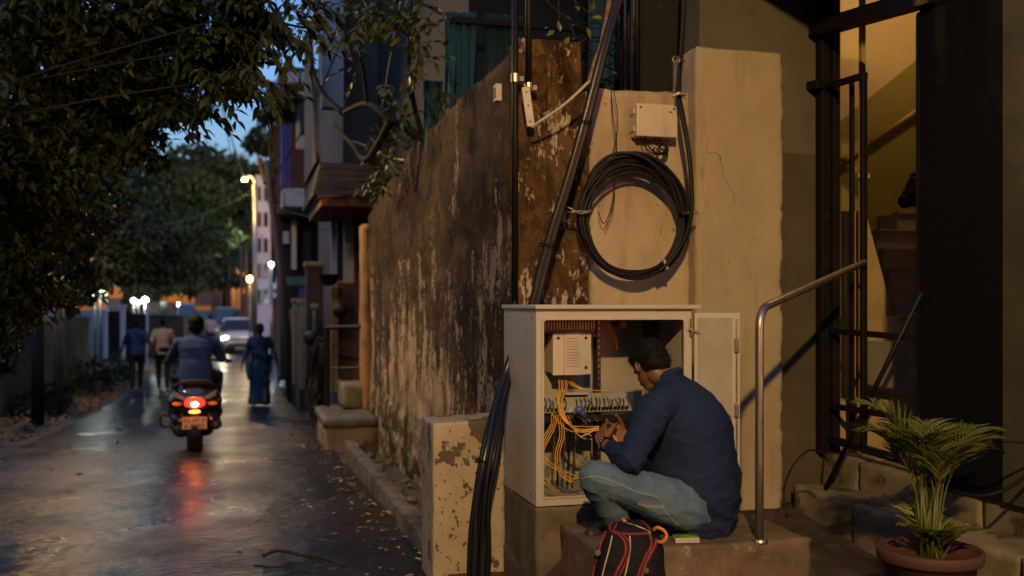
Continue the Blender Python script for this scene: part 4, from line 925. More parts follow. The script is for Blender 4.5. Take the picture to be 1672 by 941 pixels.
# ================================================================== potted palm
pc = C(1518, 893, 4.2); pz = .09; t = thing('potted_palm', 'young areca palm in a terracotta pot at the bottom right', 'potted plant', (pc.x, pc.y, pz))
q = MB(); H = .29; q.lathe([(0,.0),(.135,.0),(.14,.01),(.188,H-.055),(.207,H-.05),(.211,H-.045),(.215,H-.004),(.211,H),(.198,H),(.191,H-.01),(.189,H-.035),(.0,H-.035)], (pc.x, pc.y, pz), 40); pot = q.build('pot', m_terra, t, smooth=False, bevel=0)
for pl in pot.data.polygons: pl.use_smooth = True
q = MB(); n = 26
so_ = strip(seq(-.2,.2,26), seq(-.2,.2,26), lambda x, y: H-.045+.02*NZ.noise(V((x*14,y*14,0)))); so_.f = [f for f in so_.f if all((so_.v[i].x**2+so_.v[i].y**2) < .186**2 for i in f)]
so_.v = [v+V((pc.x,pc.y,pz)) for v in so_.v]; so_.build('soil', m_soil, t, smooth=True)
rnd = random.Random(21)
stems = MB(); 
def frond(base, az, tilt, ln, nl, lw=.013, ll=.175):
    """arching rachis with paired leaflets"""
    hd = V((cos(az), sin(az), 0)); pts = []; n = 14; p = V(base); a = tilt
    for i in range(n+1):
        pts.append(p.copy()); st_ = ln/n; a2 = a+(i/n)**1.6*1.25*(.4+ln); p = p+(hd*sin(a2)+V((0,0,1))*cos(a2))*st_
    f = MB(); f.tube(pts, [.0042-.0032*i/n for i in range(n+1)], 5)
    for j in range(nl):
        tt = .34+.66*j/(nl-1); x = tt*n; i = min(n-1, int(x)); b_ = pts[i].lerp(pts[i+1], x-i); d = (pts[i+1]-pts[i]).normalized()
        sd = d.cross(V((0,0,1))).normalized(); up = sd.cross(d)
        L_ = ll*(.55+.75*sin(pi*min(1, .15+tt*.8)))*rnd.uniform(.85,1.1)
        for sg in (-1, 1):
            if j == nl-1 and sg == 1: sg2 = .15
            q0 = b_; dd = (d*(.75+.5*tt)+sd*sg*.8+up*.25+rdir(rnd)*.06).normalized(); k = len(f.v); w0 = lw*rnd.uniform(.8,1.1)
            ws = dd.cross(up).normalized(); m = 5
            for s_ in range(m+1):
                u_ = s_/m; wv = w0*.5*(sin(pi*min(1,(u_*.85+.12)))**.8) if s_ < m else .0005
                f.v += [q0-ws*wv, q0+up*(-wv*.45), q0+ws*wv]; q0 = q0+dd*L_/m; dd = (dd-V((0,0,1))*.10*(1+tt)).normalized()
            for s_ in range(m): a_ = k+3*s_; f.f += [(a_, a_+1, a_+4, a_+3), (a_+1, a_+2, a_+5, a_+4)]
    return f
fr_specs = [(2.9,.55,.42),(2.2,.25,.46),(1.6,.28,.48),(.3,.5,.46),(-.1,.62,.42),(.9,.3,.5),(-.9,.45,.40),(3.6,.7,.36),(-2.2,.5,.34),(4.6,.8,.3),(2.6,.85,.36),(0.1,.85,.40),(1.1,.2,.36),(.6,.7,.44),(-.5,.3,.44),(2.5,.4,.5)]
for k, (az, tl, ln) in enumerate(fr_specs):
    bz = V((pc.x+rnd.uniform(-.03,.03), pc.y+rnd.uniform(-.03,.03), pz+H-.04)); mid = bz+V((cos(az)*.03, sin(az)*.03, rnd.uniform(.16,.30)))
    stems.tube([bz, bz.lerp(mid,.5), mid], [.011,.008,.005], 6)
    frond(mid, az, tl*.46, ln*.82, 12).build('frond', m_palm, t, smooth=False)
for k in range(9):
    bz = V((pc.x+rnd.uniform(-.05,.05), pc.y+rnd.uniform(-.05,.05), pz+H-.04)); az = rnd.uniform(0,6.28)
    frond(bz, az, rnd.uniform(.3,.7), rnd.uniform(.14,.24), 7, .014, .11).build('frond', m_palm, t)
stems.build('stems', m_palm, t, smooth=True)
q = MB()
for k in range(46):
    a = V((3.0+rnd.uniform(-.12,.25), 3.45+rnd.uniform(-.15,.2), .09)); d = rdir(rnd); d.z = abs(d.z)+.8; leaf(q, a, d, rdir(rnd), rnd.uniform(.08,.18), .012)
solo(q, 'weed_tuft', m_palm, 'tuft of thin weeds beside the terracotta pot', 'weeds')
# ================================================================== scooter and rider
m_sc = mat('black_scooter_paint', (.012,.013,.018), r=.22, coat=.6); m_scs = mat('silver_scooter_paint', (.20,.21,.26), r=.28, metal=.4, coat=.5)
m_tyre = mat('tyre_rubber', (.015,.015,.015), r=.85); m_red = mat('lit_red_lens', (.5,.02,.01), em=(1,.025,.012), es=.7); m_redc = mat('lit_lamp_core', (1,.4,.2), em=(1,.32,.10), es=12)
m_amb = mat('amber_lens', (.6,.10,.02), em=(1,.13,.02), es=.10); m_plate = mat('plate_cream', (.70,.56,.36), r=.5); m_pblk = mat('plate_black', (.02,.02,.02), r=.6)
P0 = C(318, 737, 11.2); P0.z = roadz(P0.y)-.01
RZ = .02
def light(name, loc, pw, col, r=.1, spot=None, aim=None):
    ld = bpy.data.lights.new(name, 'SPOT' if spot else 'POINT'); ld.energy = pw; ld.color = col; ld.shadow_soft_size = r
    if spot: ld.spot_size = R_(spot); ld.spot_blend = .6
    o = bpy.data.objects.new(name, ld); COL.objects.link(o); o.location = loc
    if aim is not None: o.rotation_euler = (V(aim)-V(loc)).to_track_quat('-Z', 'Y').to_euler()
    return o
light('tail_light_glow', P0+V((0,-.35,.62)), .5, (1,.05,.02), .05)
sc_ = thing('scooter', 'black motor scooter with glowing red tail light seen from behind', 'scooter', P0, RZ); sc_.scale = (1.13, 1, 1)
K = dict(world=False)
q = MB(); q.loft([((0,-.02,.56),(.15,0,0),(0,0,.07)),((0,.03,.555),(.215,0,0),(0,0,.125)),((0,.15,.55),(.262,0,0),(0,0,.17)),((0,.4,.56),(.25,0,0),(0,0,.17)),((0,.7,.55),(.2,0,0),(0,0,.14)),((0,.85,.5),(.12,0,0),(0,0,.1))], 28, 2.4)
q.loft([((0,.05,.66),(.12,0,0),(0,0,.05)),((0,.3,.69),(.16,0,0),(0,0,.06)),((0,.8,.69),(.14,0,0),(0,0,.06))], 20, 2.4)
q.limb((( -.17,.3,.42),.10),((-.15,.12,.34),.075)); q.limb(((.17,.3,.42),.10),((.16,.12,.36),.075))
body = MB().build('body_shell', m_sc, sc_, smooth=True, me=remesh(q, .012, 4), **K)
for sg in (-1, 1):
    q = MB(); q.prism([(sg*.21,.70),(sg*.06,.60),(sg*.12,.592),(sg*.20,.63)], -.03, .06); q.build('silver_panel', m_scs, sc_, bevel=.004, **K)
    q = MB(); q.ell((sg*.165,.0,.545), (.05,.03,.022)); q.build('indicator', m_amb, sc_, smooth=True, **K)
    q = MB(); q.ell((sg*.235,.05,.585), (.012,.01,.01)); q.build('reflector', m_chrome, sc_, smooth=True, **K)
q = MB(); q.loft([((0,-.055,.55),(.075,0,0),(0,0,.038)),((0,-.03,.555),(.095,0,0),(0,0,.05)),((0,.05,.555),(.10,0,0),(0,0,.05))], 24, 3); q.build('tail_light', m_red, sc_, smooth=True, **K)
q = MB(); q.ell((0,-.058,.54), (.035,.012,.028)); tl = q.build('bulb', m_redc, [o for o in COL.objects if o.name == 'tail_light'][0], smooth=True, **K)
q = MB(); q.limb(((-.16,.25,.30),.10),((-.13,.1,.24),.085)); q.limb(((-.1,.3,.22),.08),((.1,.3,.22),.08)); q.build('engine_case', m_tyre, sc_, smooth=True, **K)
q = MB(); q.ell((0,-.045,.457), (.055,.02,.018)); q.build('plate_lamp', mat('plate_lamp_lit', (1,.4,.1), em=(1,.25,.04), es=1.5), sc_, smooth=True, **K)
q = MB(); q.limb(((0,.1,.42),.09),((0,-.01,.33),.06),((0,-.03,.20),.07)); q.build('rear_mudguard', m_tyre, sc_, smooth=True, **K)
pl = MB().box(-.118, .118, -.075, -.068, .265, .40).build('number_plate', m_plate, sc_, bevel=.004, **K)
def text_mesh(s, size, M, name, m, parent):
    cu = bpy.data.curves.new('t', 'FONT'); cu.body = s; cu.size = size; cu.align_x = 'CENTER'; cu.extrude = .001; o = bpy.data.objects.new('t', cu); COL.objects.link(o)
    bpy.context.view_layer.update(); me = bpy.data.meshes.new_from_object(o.evaluated_get(bpy.context.evaluated_depsgraph_get())); bpy.data.objects.remove(o)
    me.transform(M); return MB().build(name, m, parent, me=me, world=False)
RX = Matrix.Rotation(pi/2, 4, 'X')
text_mesh('KL 07 A', .062, Matrix.Translation((0,-.077,.343)) @ RX, 'plate_letters', m_pblk, pl)
text_mesh('6 8085', .068, Matrix.Translation((0,-.077,.278)) @ RX, 'plate_numbers', m_pblk, pl)
def wheel(par, c, R0, wd, x_axis=True, n=32):
    q = MB(); Mx = Matrix(((0,0,1),(0,1,0),(1,0,0))).to_3x3()
    q.lathe([(R0*.62,-wd*.42),(R0*.9,-wd*.5),(R0*.98,-wd*.32),(R0,0),(R0*.98,wd*.32),(R0*.9,wd*.5),(R0*.62,wd*.42),(R0*.62,-wd*.42)], c, n, Mx); w_ = thing_part('wheel', q, m_tyre, par)
    q = MB(); q.lathe([(0,-wd*.3),(R0*.2,-wd*.34),(R0*.6,-wd*.2),(R0*.64,-wd*.4),(R0*.64,wd*.4),(R0*.6,wd*.2),(R0*.2,wd*.34),(0,wd*.3)], c, 20, Mx); q.build('rim', m_galv, w_, smooth=False, **K)
def thing_part(name, q, m, par): return q.build(name, m, par, smooth=True, **K)
wheel(sc_, (0,.16,.205), .215, .15); wheel(sc_, (0,1.38,.205), .215, .09)
q = MB(); q.limb(((.19,.42,.30),.055),((.20,.05,.30),.06),((.205,-.03,.30),.05)); q.build('exhaust', m_tyre, sc_, smooth=True, **K)
q = MB(); q.ell((.207,-.07,.30),(.03,.02,.035)); q.build('exhaust_tip', mat('brown_metal', (.12,.06,.03), r=.5, metal=.6), sc_, smooth=True, **K)
q = MB(); q.tube(cr([(-.25,.1,.40),(-.31,.06,.41),(-.325,.06,.34),(-.29,.08,.28),(-.24,.12,.30)], 6), .013, 8); q.build('crash_guard', m_tyre, sc_, smooth=True, **K)
q = MB(); q.tube(cr([(-.20,.35,.70),(-.19,.12,.735),(-.12,.0,.78),(0,-.04,.795),(.12,.0,.78),(.19,.12,.735),(.20,.35,.70)], 7), .02, 8); q.build('grab_rail', m_tyre, sc_, smooth=True, **K)
q = MB(); q.loft([((0,.12,.75),(.13,0,0),(0,0,.035)),((0,.4,.77),(.15,0,0),(0,0,.045)),((0,.9,.77),(.13,0,0),(0,0,.04))], 20, 2.6); q.build('seat', m_tyre, sc_, smooth=True, **K)
q = MB(); q.box(-.17, .17, .8, 1.2, .28, .32); q.build('footboard', m_tyre, sc_, bevel=.01, **K)
q = MB(); q.loft([((0,1.2,.3),(.18,0,0),(0,.05,0)),((0,1.27,.6),(.2,0,0),(0,.05,0)),((0,1.2,.88),(.15,0,0),(0,.05,0))], 20, 2.6); q.build('front_shield', m_sc, sc_, smooth=True, **K)
q = MB(); q.limb(((0,1.25,.85),.03),((0,1.14,.96),.05)); q.tube([(-.36,1.02,.96),(-.15,1.12,.98),(.15,1.12,.98),(.36,1.02,.96)], .016, 8); hb = q.build('handlebar', m_tyre, sc_, smooth=True, **K)
for sg in (-1, 1):
    q = MB(); q.tube([(sg*.26,1.06,.97),(sg*.31,1.06,1.08)], .008, 6); q.ell((sg*.34,1.06,1.115), (.06,.02,.036)); q.build('mirror', m_tyre, sc_, smooth=True, **K)
m_rid = mat('blue_grey_polo', (.010,.038,.14), (.014,.05,.17), sc=8, r=.85, b=.002, bs=200); m_tdk = mat('dark_trousers', (.012,.014,.022), r=.85)
J = dict(pel=(0,.42,.86), chest=(0,.46,1.14), neck=(0,.50,1.29), head=(.0,.53,1.40), sh=[(-.20,.48,1.215),(.20,.48,1.215)], el=[(-.30,.72,1.0),(.30,.72,1.0)], wr=[(-.33,.95,.99),(.33,.95,.99)],
         hip=[(-.10,.45,.83),(.10,.45,.83)], kn=[(-.24,.88,.80),(.24,.88,.80)], an=[(-.2,.85,.36),(.2,.85,.36)], toe=[(-.22,1.02,.31),(.22,1.02,.31)], look=V((0.02,1,-.05)), hd=[V((-.1,1,-.1)), V((.1,1,-.1))], pn=[V((0,0,-1)),V((0,0,-1))], th=[V((1,0,0)),V((-1,0,0))], curl=.9)
person('person', 'man in a blue-grey polo shirt riding the black scooter', P0, RZ, J, m_skin, m_rid, m_tdk, m_hair, m_shoe, .011, sleeve=.5, hs=1.1, tail=.12, bulk=1.12)
# ================================================================== walkers
def walkJ(h=1.70, ph=1, swing=.10, armo=.08):
    k = h/1.70
    s = lambda x, y, z: (x*k, y*k, z*k)
    return dict(pel=s(0,0,.92), chest=s(0,.01,1.22), neck=s(0,.015,1.45), head=s(0,.03,1.575), sh=[s(-.185,.0,1.375), s(.185,.0,1.375)],
        el=[s(-.245-armo*.4,-.02+swing*ph,1.10), s(.245+armo*.4,-.02-swing*ph,1.10)], wr=[s(-.26-armo,.05+swing*1.6*ph,.86), s(.26+armo,.05-swing*1.6*ph,.86)],
        hip=[s(-.095,0,.88), s(.095,0,.88)], kn=[s(-.10,.06-.10*ph,.48), s(.10,.06+.10*ph,.48)], an=[s(-.09,-.19*ph,.10 if ph < 0 else .15), s(.09,.19*ph,.15 if ph < 0 else .10)], toe=[s(-.11,.14-.19*ph,.045), s(.11,.14+.19*ph,.045)])
def stand(u, d): p = C(u, 500, d); p.z = roadz(p.y)+.0; return p
m_bl = mat('blue_shirt', (.025,.06,.18), r=.85); m_cr = mat('cream_shirt', (.55,.38,.24), r=.85); m_pk = mat('pink_shirt', (.48,.33,.33), r=.85); m_br = mat('brown_shirt', (.08,.06,.055), r=.85)
person('person', 'man in a dark blue shirt walking away, left of the two strollers', stand(223, 24), R_(8), walkJ(1.72, 1, .05, .10), m_skin, m_bl, m_tdk, m_hair, m_shoe, .014, sleeve=.48, hs=1.05, tail=.05)
person('person', 'man in a cream shirt walking away beside the man in blue', stand(266, 24.3), R_(4), walkJ(1.74, -1, .12, .06), m_skin, m_cr, m_tdk, m_hair, m_shoe, .014, sleeve=.5, hs=1.05, tail=.05)
person('person', 'distant person in a pale pink shirt beside the white car', stand(343, 48), R_(10), walkJ(1.70, 1), m_skin, m_pk, m_tdk, m_hair, m_shoe, .02, sleeve=.5, hs=1.05, tail=.05)
person('person', 'distant person in dark brown clothes left of the pink shirt', stand(299, 52), R_(0), walkJ(1.66, -1), m_skin, m_br, m_tdk, m_hair, m_shoe, .02, sleeve=.5, hs=1.05)
person('person', 'distant person in dark clothes behind the rider', stand(322, 60), R_(0), walkJ(1.62, 1), m_skin, m_tdk, m_tdk, m_hair, m_shoe, .022, sleeve=.5, hs=1.05)
# woman in a sari
m_sari = mat('teal_sari', (.004,.075,.12), (.03,.05,.07), sc=7, st=(1,1,.5), lo=.5, hi=.6, c3=(.10,.06,.05), sc3=11, lo3=.60, hi3=.66, r=.7); m_blo = mat('deep_blue_blouse', (.008,.02,.06), r=.8); m_bord = mat('sari_border', (.12,.09,.07), (.03,.1,.11), sc=24, r=.6)
wp = stand(424, 19.3); J = walkJ(1.6, -1, .04, .13); J['wr'] = [(-.33,-.04,.82), (.34,.06,.84)]; J['el'] = [(-.27,-.04,1.06),(.28,-.03,1.06)]
W = person('person', 'woman in a teal sari walking towards the white car', wp, R_(3), J, m_skin, m_blo, m_sari, m_hair, m_shoe, .012, sleeve=.32, hs=1.02, extra='sari', tail=.0, bulk=1.02, hairlen=1)
q = MB(); secs = []
for t, a, c in ((0,.20,.20),(.05,.205,.2),(.3,.185,.17),(.55,.185,.16),(.75,.20,.16),(.84,.19,.145),(.96,.155,.12),(1.03,.15,.115)):
    z = .05+t*.93*1.02; secs.append(((0, .0+.03*(1-t), z), (a,0,0), (0,c,0)))
q.loft(secs, 30, 2.1); me = remesh(q, .014, 4)
displace(me, lambda p, n: .014*sin(math.atan2(p.y, p.x)*13+p.z*2.5)*(1.1-p.z)*.9+.008*NZ.noise(p*7)); MB().build('sari_skirt', m_sari, W, smooth=True, world=False, me=me)
def band(pts, wds, th, name, m):
    q = MB(); n = len(pts); vs = []
    for i, (p, wv) in enumerate(zip(pts, wds)):
        p = V(p); wv = V(wv); nn = V((p.x, p.y, 0)).normalized()*th
        vs += [p-wv-nn*0, p+wv-nn*0, p+wv+nn, p-wv+nn]
    fs = [(4*i+a, 4*i+(a+1)%4, 4*i+4+(a+1)%4, 4*i+4+a) for i in range(n-1) for a in range(4)]+[(3,2,1,0),(4*n-4,4*n-3,4*n-2,4*n-1)]
    q.add(vs, fs); return q.build(name, m, W, smooth=False, world=False)
band([(-.13,-.10,1.34),(-.10,-.135,1.2),(-.02,-.15,1.08),(.10,-.155,.98),(.18,-.10,.92),(.21,.0,.88)], [(.06,0,.02)]*2+[(.04,0,.06)]*4, .02, 'sari_drape', m_sari)
band([(-.20,-.02,1.05),(-.23,-.08,.92),(-.22,-.13,.72),(-.19,-.16,.52)], [(.035,-.01,0)]*4, .018, 'sari_tail', m_sari)
band([(-.02,-.20,.70),(.05,-.205,.60),(.12,-.19,.52),(.18,-.14,.46)], [(.01,0,.03)]*4, .022, 'sari_border', m_bord)
band([(-.155,-.06,1.06),(-.08,-.135,1.055),(0,-.15,1.05),(.08,-.14,1.055),(.155,-.06,1.06)], [(0,0,.018)]*5, .014, 'sari_border', m_bord)
# ================================================================== white car
m_carp = mat('white_car_paint', (.78,.79,.84), r=.25, coat=.8); m_glass = mat('car_glass', (.02,.035,.06), r=.04, spec=.9); m_glow = mat('lit_headlamp', (1,1,.9), em=(1,.95,.75), es=12)
m_dimw = mat('unlit_headlamp', (.5,.5,.5), r=.1)
def make_car(name, label, u, d, paint, hl, hh=1.50, w=.86, rz=pi):
    cp = stand(u, d); t = thing(name, label, 'car', cp, rz)
    # car faces +Y locally (rotated towards the camera)
    q = MB(); L2 = 2.0
    def S_(y, hw, z0, z1): return ((0,y,(z0+z1)/2),(hw,0,0),(0,0,(z1-z0)/2))
    q.loft([S_(-2.0,w*.86,.35,.95),S_(-1.9,w*.95,.25,1.0),S_(-1.2,w,.2,1.03),S_(0,w,.2,1.0),S_(.9,w,.2,.98),S_(1.5,w*.97,.2,.9),S_(1.85,w*.9,.22,.78),S_(2.0,w*.78,.3,.66)], 36, 4.5); bo = q.build('body', paint, t, smooth=True, **K)
    q = MB(); q.loft([((0,-.35,.96),(w*.93,0,0),(0,1.45,0)),((0,-.40,1.2),(w*.82,0,0),(0,1.12,0)),((0,-.45,hh-.05),(w*.70,0,0),(0,.80,0)),((0,-.45,hh),(w*.60,0,0),(0,.66,0))], 40, 4.5); q.build('cabin', paint, t, smooth=True, **K)
    q = MB(); a = V((0,1.02,1.0)); b_ = V((0,.40,hh-.09))
    q.add([(-w*.84,1.05,1.0),(w*.84,1.05,1.0),(w*.66,.42,hh-.08),(-w*.66,.42,hh-.08),(-w*.84,1.03,.97),(w*.84,1.03,.97),(w*.66,.30,hh-.1),(-w*.66,.30,hh-.1)], [(0,1,2,3),(7,6,5,4),(0,4,5,1),(1,5,6,2),(2,6,7,3),(3,7,4,0)]); q.build('windscreen', m_glass, t, **K)
    for sg in (-1, 1):
        q = MB(); q.ell((sg*w*.72,1.86,.68), (.17,.09,.085)); q.build('headlight', m_glow if sg in hl else m_dimw, t, smooth=True, **K)
        q = MB(); q.ell((sg*(w+.09),.75,1.02), (.10,.05,.07)); q.build('wing_mirror', paint, t, smooth=True, **K)
        q = MB(); q.ell((sg*w*.72,1.96,.38), (.11,.04,.05)); q.build('fog_recess', m_tyre, t, smooth=True, **K)
        q = MB(); q.prism([(.9,1.02),(.35,hh-.12),(-.9,hh-.12),(-1.25,1.04)], sg*w*.80, sg*w*.86, 'yz'); q.build('side_window', m_glass, t, **K)
        for y in (-1.25, 1.28): wheel(t, (sg*(w-.10), y, .31), .31, .2)
    q = MB(); q.box(-.42, .42, 1.985, 2.02, .60, .68); q.build('grille', m_tyre, t, bevel=.01, **K); q = MB(); q.box(-.5, .5, 1.97, 2.015, .30, .44); q.build('lower_intake', m_tyre, t, bevel=.01, **K)
    q = MB(); q.ell((0,2.03,.66), (.07,.015,.045)); q.build('badge', m_chrome, t, smooth=True, **K)
    q = MB(); q.box(-.25, .25, 2.025, 2.04, .44, .55); q.build('number_plate', m_white, t, bevel=.005, **K)
    q = MB(); q.box(-.78, .78, 1.92, 1.99, .2, .24); q.build('bumper_lip', m_dimw, t, bevel=.02, **K)
    return t
make_car('car', 'white hatchback driving towards the viewer with one headlamp glowing', 388, 46, m_carp, (1,), rz=pi+.06, hh=1.58)
hlp = stand(364, 43.9); light('headlamp_light', hlp+V((0,-.1,.68)), 18, (1,.84,.55), .08, spot=70, aim=hlp+V((2.2,-16,-.4)))
make_car('van', 'tan roofed vehicle following behind the white car', 370, 62, mat('tan_paint', (.55,.33,.14), r=.5), (), 2.05, .9, pi+.05)['category'] = 'van'
make_car('truck', 'pale blue vehicle parked far down the left side', 300, 70, mat('pale_blue_paint', (.35,.42,.5), r=.5), (), 2.3, .95, pi)['category'] = 'truck'
# ================================================================== houses down the right side
def fb(mb, u0, u1, v0, v1, Y, dep):
    """box facing the viewer, spanning those columns and rows at distance Y down the street"""
    x0, d0 = onY(u0, Y); x1, d1 = onY(u1, Y); d = (d0+d1)/2
    return mb.box(x0, x1, Y, Y+dep, zz(v1, d), zz(v0, d))
m_brown = mat('brown_house_render', (.11,.06,.035), (.07,.04,.025), sc=1.5, r=.85, b=.01, bs=8); m_ochre = mat('ochre_pillar_paint', (.33,.18,.055), (.2,.11,.04), sc=2.4, c3=(.06,.04,.02), sc3=2.6, lo3=.58, hi3=.66, r=.8)
m_creamp = mat('cream_gate_paint', (.42,.31,.17), (.32,.23,.12), sc=3, r=.8); m_whiteh = mat('white_house_paint', (.55,.56,.6), (.46,.47,.5), sc=1.2, r=.7); m_bluew = mat('blue_white_house_paint', (.42,.45,.6), (.36,.38,.5), sc=.8, r=.7)
m_plank = mat('weathered_planks', (.08,.06,.048), (.04,.03,.024), sc=5, st=(.3,.3,5), r=.8); m_under = mat('orange_soffit_paint', (.22,.085,.022), r=.8); m_teal = mat('teal_cloth', (.02,.10,.13), (.015,.07,.10), sc=5, st=(1,1,.3), r=.85, b=.01, bs=9, bst=(1,1,.2)); m_purp = mat('lilac_cloth', (.16,.15,.42), r=.85); m_wgl = mat('dark_window', (.015,.02,.03), r=.15)
# dark building beyond the wall
db = thing('dark_building', 'unlit dark building looming behind the stained wall', 'building', (3, 9, 0))
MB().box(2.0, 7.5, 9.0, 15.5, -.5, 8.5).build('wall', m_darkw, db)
q = MB(); fb(q, 960, 1052, -60, 130, 8.9, .09); q.build('window', m_wgl, db); 
q = MB(); q.box(1.7, 4.6, 8.35, 8.40, 3.83, 3.88); q.build('clothes_rail', m_iron, db)
for k, z in enumerate((4.6, 5.9)): MB().box(1.9, 7.5, 8.7, 9.0, z, z+.12).build('ledge', m_darkw, db)
def cloth(u0, u1, v0, v1, Y, name, m, label, cat='cloth', amp=.05, group=None):
    x0, d = onY(u0, Y); x1, _ = onY(u1, Y); z0, z1 = zz(v1, d), zz(v0, d); q = MB(); nx, nz = 36, 14
    for s in (0, .012):
        for j in range(nz+1):
            for i in range(nx+1):
                a = i/nx; t = j/nz; x = x0+(x1-x0)*a+.04*(x1-x0)*sin(t*3+a*2); q.v.append(V((x, Y+s+amp*sin(a*19+t*1.2)*(.35+.65*t)+.02*sin(a*43), z1+(z0-z1)*t-.03*sin(a*9)*t)))
    n = (nx+1)*(nz+1)
    for j in range(nz):
        for i in range(nx):
            k = j*(nx+1)+i; q.f += [(k,k+1,k+nx+2,k+nx+1), (n+k+nx+1,n+k+nx+2,n+k+1,n+k)]
    solo(q, name, m, label, cat, group=group, smooth=True)
cloth(726, 776, 18, 190, 8.4, 'hanging_cloth', m_teal, 'teal cloth hanging over the rail behind the stained wall')
cloth(692, 722, 130, 245, 8.2, 'hanging_cloth', m_teal, 'small faded blue cloth low on the left behind the wall top')
cloth(790, 850, 22, 165, 8.45, 'hanging_cloth', mat('dark_teal_cloth', (.012,.045,.05), r=.9), 'darkest teal sheet hanging behind the two conduits')
cloth(962, 1006, -40, 140, 8.0, 'hanging_cloth', m_teal, 'teal sheet behind the wire spiral and leaning rusty pole')
# first house with the timber balcony
h1 = thing('balcony_house', 'dark brown house with a planked balcony and white column', 'house', (1.5, 14.5, 0))
MB().box(1.47, 6, 15.6, 21, -.6, 9.5).build('wall', mat('dim_house_render', (.10,.095,.10), (.06,.057,.062), sc=2, r=.9), h1)
q = MB(); fb(q, 526, 561, -80, 175, 15.3, .28); q.build('white_column', m_whiteh, h1)
bal = MB(); x0 = onY(512, 13)[0]; x1 = onY(604, 13)[0]
for k in range(5): bal.box(x0+.03*k, 1.95, 13.0+.012*k, 13.05+.012*k, 2.84+.085*k, 2.915+.085*k)
for k in range(5): bal.box(x0+.02*k, x0+.05+.02*k, 13.06, 15.6, 2.84+.085*k, 2.915+.085*k)
bo_ = bal.build('balcony', m_plank, h1)
MB().box(x0+.1, 1.95, 13.07, 15.6, 2.70, 2.83).build('soffit', m_under, bo_)
q = MB(); q.prism([(13.2,3.27),(15.6,3.27),(15.6,5.6),(14.6,5.2),(13.6,4.1)], x0+.03, x0+.1, 'yz'); q.build('side_screen', m_plank, bo_)
q = MB(); q.tube([(x0+.06, 13.2, 3.27), (x0+.06, 14.6, 5.3), (x0+.06, 15.6, 5.8)], .03, 8); q.build('handrail', m_iron, bo_)
q = MB(); fb(q, 562, 578, 350, 462, 15.3, .2); q.build('white_pillar', m_whiteh, h1); q = MB(); fb(q, 541, 550, 352, 455, 15.0, .1); q.build('white_shutter', m_bluew, h1)
q = MB(); fb(q, 551, 561, 352, 458, 15.45, .06); q.build('window', m_wgl, h1)
q = MB(); fb(q, 541, 590, 462, 640, 14.6, .25); q.build('lower_wall', m_brown, h1); q = MB(); fb(q, 541, 552, 462, 640, 14.5, .1); q.build('corner_strip', m_ochre, h1)
# yellow corner pillar + end of the wall
x0, d = onY(591, 12.35); x1, _ = onY(606, 12.35)
solo(grid_box(x0, x1+.02, 12.25, 12.7, -.5, zz(366, d), .08, .008, .012, seed=17), 'ochre_pillar', m_ochre, 'peeling ochre pillar at the far end of the stained wall', 'pillar', smooth=True)
# metal frame, stoop, hanging cables, bowls and discs
t = thing('pipe_stand', 'black tubular metal frame standing on the stone stoop', 'frame', C(535, 690, 12.6))
q = MB(); q.tube([C(534,705,12.6), C(534,533,12.6)], .035, 8); q.build('post', m_iron, t); q = MB(); q.tube([C(531,535,12.6), C(592,533,12.4)], .03, 8); q.tube([C(534,602,12.6), C(590,600,12.4)], .015, 6); q.build('crossbar', m_iron, t)
x0, d = onY(532, 11.4); x1, _ = onY(600, 11.4)
t = thing('stone_stoop', 'dark mossy stone stoop at the end of the stained wall', 'stoop', (x0, 11.4, -.3))
grid_box(x0, 1.47, 11.4, 13.0, -.5, zz(700, d), .07, .012, .012, seed=23).build('block', m_step, t, smooth=True); grid_box(x0-.03, 1.47, 11.36, 13.0, zz(700, d)+.004, zz(686, d)+.02, .07, .01, .014, seed=24).build('tread', m_kerb, t, smooth=True)
grid_box(1.15, 1.47, 12.3, 12.9, zz(686,d)+.03, zz(640, d)+.02, .07, .01, .014, seed=25).build('upper_block', m_step, t, smooth=True)
t = thing('hanging_cable_loops', 'tangle of black cable loops hanging beside the metal frame', 'cables', C(508, 700, 12.8)); rnd = random.Random(8)
for k in range(11):
    w_ = rnd.uniform(6, 22); vb = rnd.uniform(640, 698); u0 = 524+rnd.uniform(-3, 3)
    q = MB(); q.tube(cr([C(u0,552+rnd.uniform(-4,8),12.7), C(u0-w_*.7,575,12.7), C(u0-w_,615,12.75), C(u0-w_*.9-6,vb-20,12.7), C(u0-w_*.5-4,vb,12.65), C(u0-3,vb-22,12.7), C(u0,600,12.65), C(u0+2,560,12.7)], 5), .012, 5); q.build('loop', m_cable, t, smooth=True)
t = thing('bowl_lamp', 'dark hemispherical bowl on a bracket below the balcony', 'bowl', C(537, 462, 13.4)); q = MB(); p = C(537, 449, 13.4)
q.lathe([(.005,-.15),(.07,-.135),(.11,-.09),(.135,0),(.15,.008),(.125,.002),(.10,-.08),(.005,-.12)], p, 24); q.build('bowl', m_iron, t, smooth=True); q = MB(); q.tube([p+V((0,.0,-.13)), p+V((.02,.3,-.13)), p+V((.03,1.0,-.13))], .012, 6); q.build('bracket', m_iron, t)
for u, v, lb in ((555, 507, 'round dark disc mounted on the wall below the bowl'), (508, 552, 'small round dark disc in front of the cable loops')):
    t = thing('round_disc', lb, 'disc', C(u, v, 13.0)); q = MB(); p = C(u, v, 13.0); f_ = LAT(0,1); q.lathe([(0,-.03),(.085,-.02),(.1,.0),(.085,.03),(0,.035)], p, 22, frame(V((0,0,1)), f_)); q.build('plate', m_iron, t, smooth=True); q = MB(); q.tube([p, p+LAT(0,.9)], .015, 6); q.build('arm', m_iron, t)
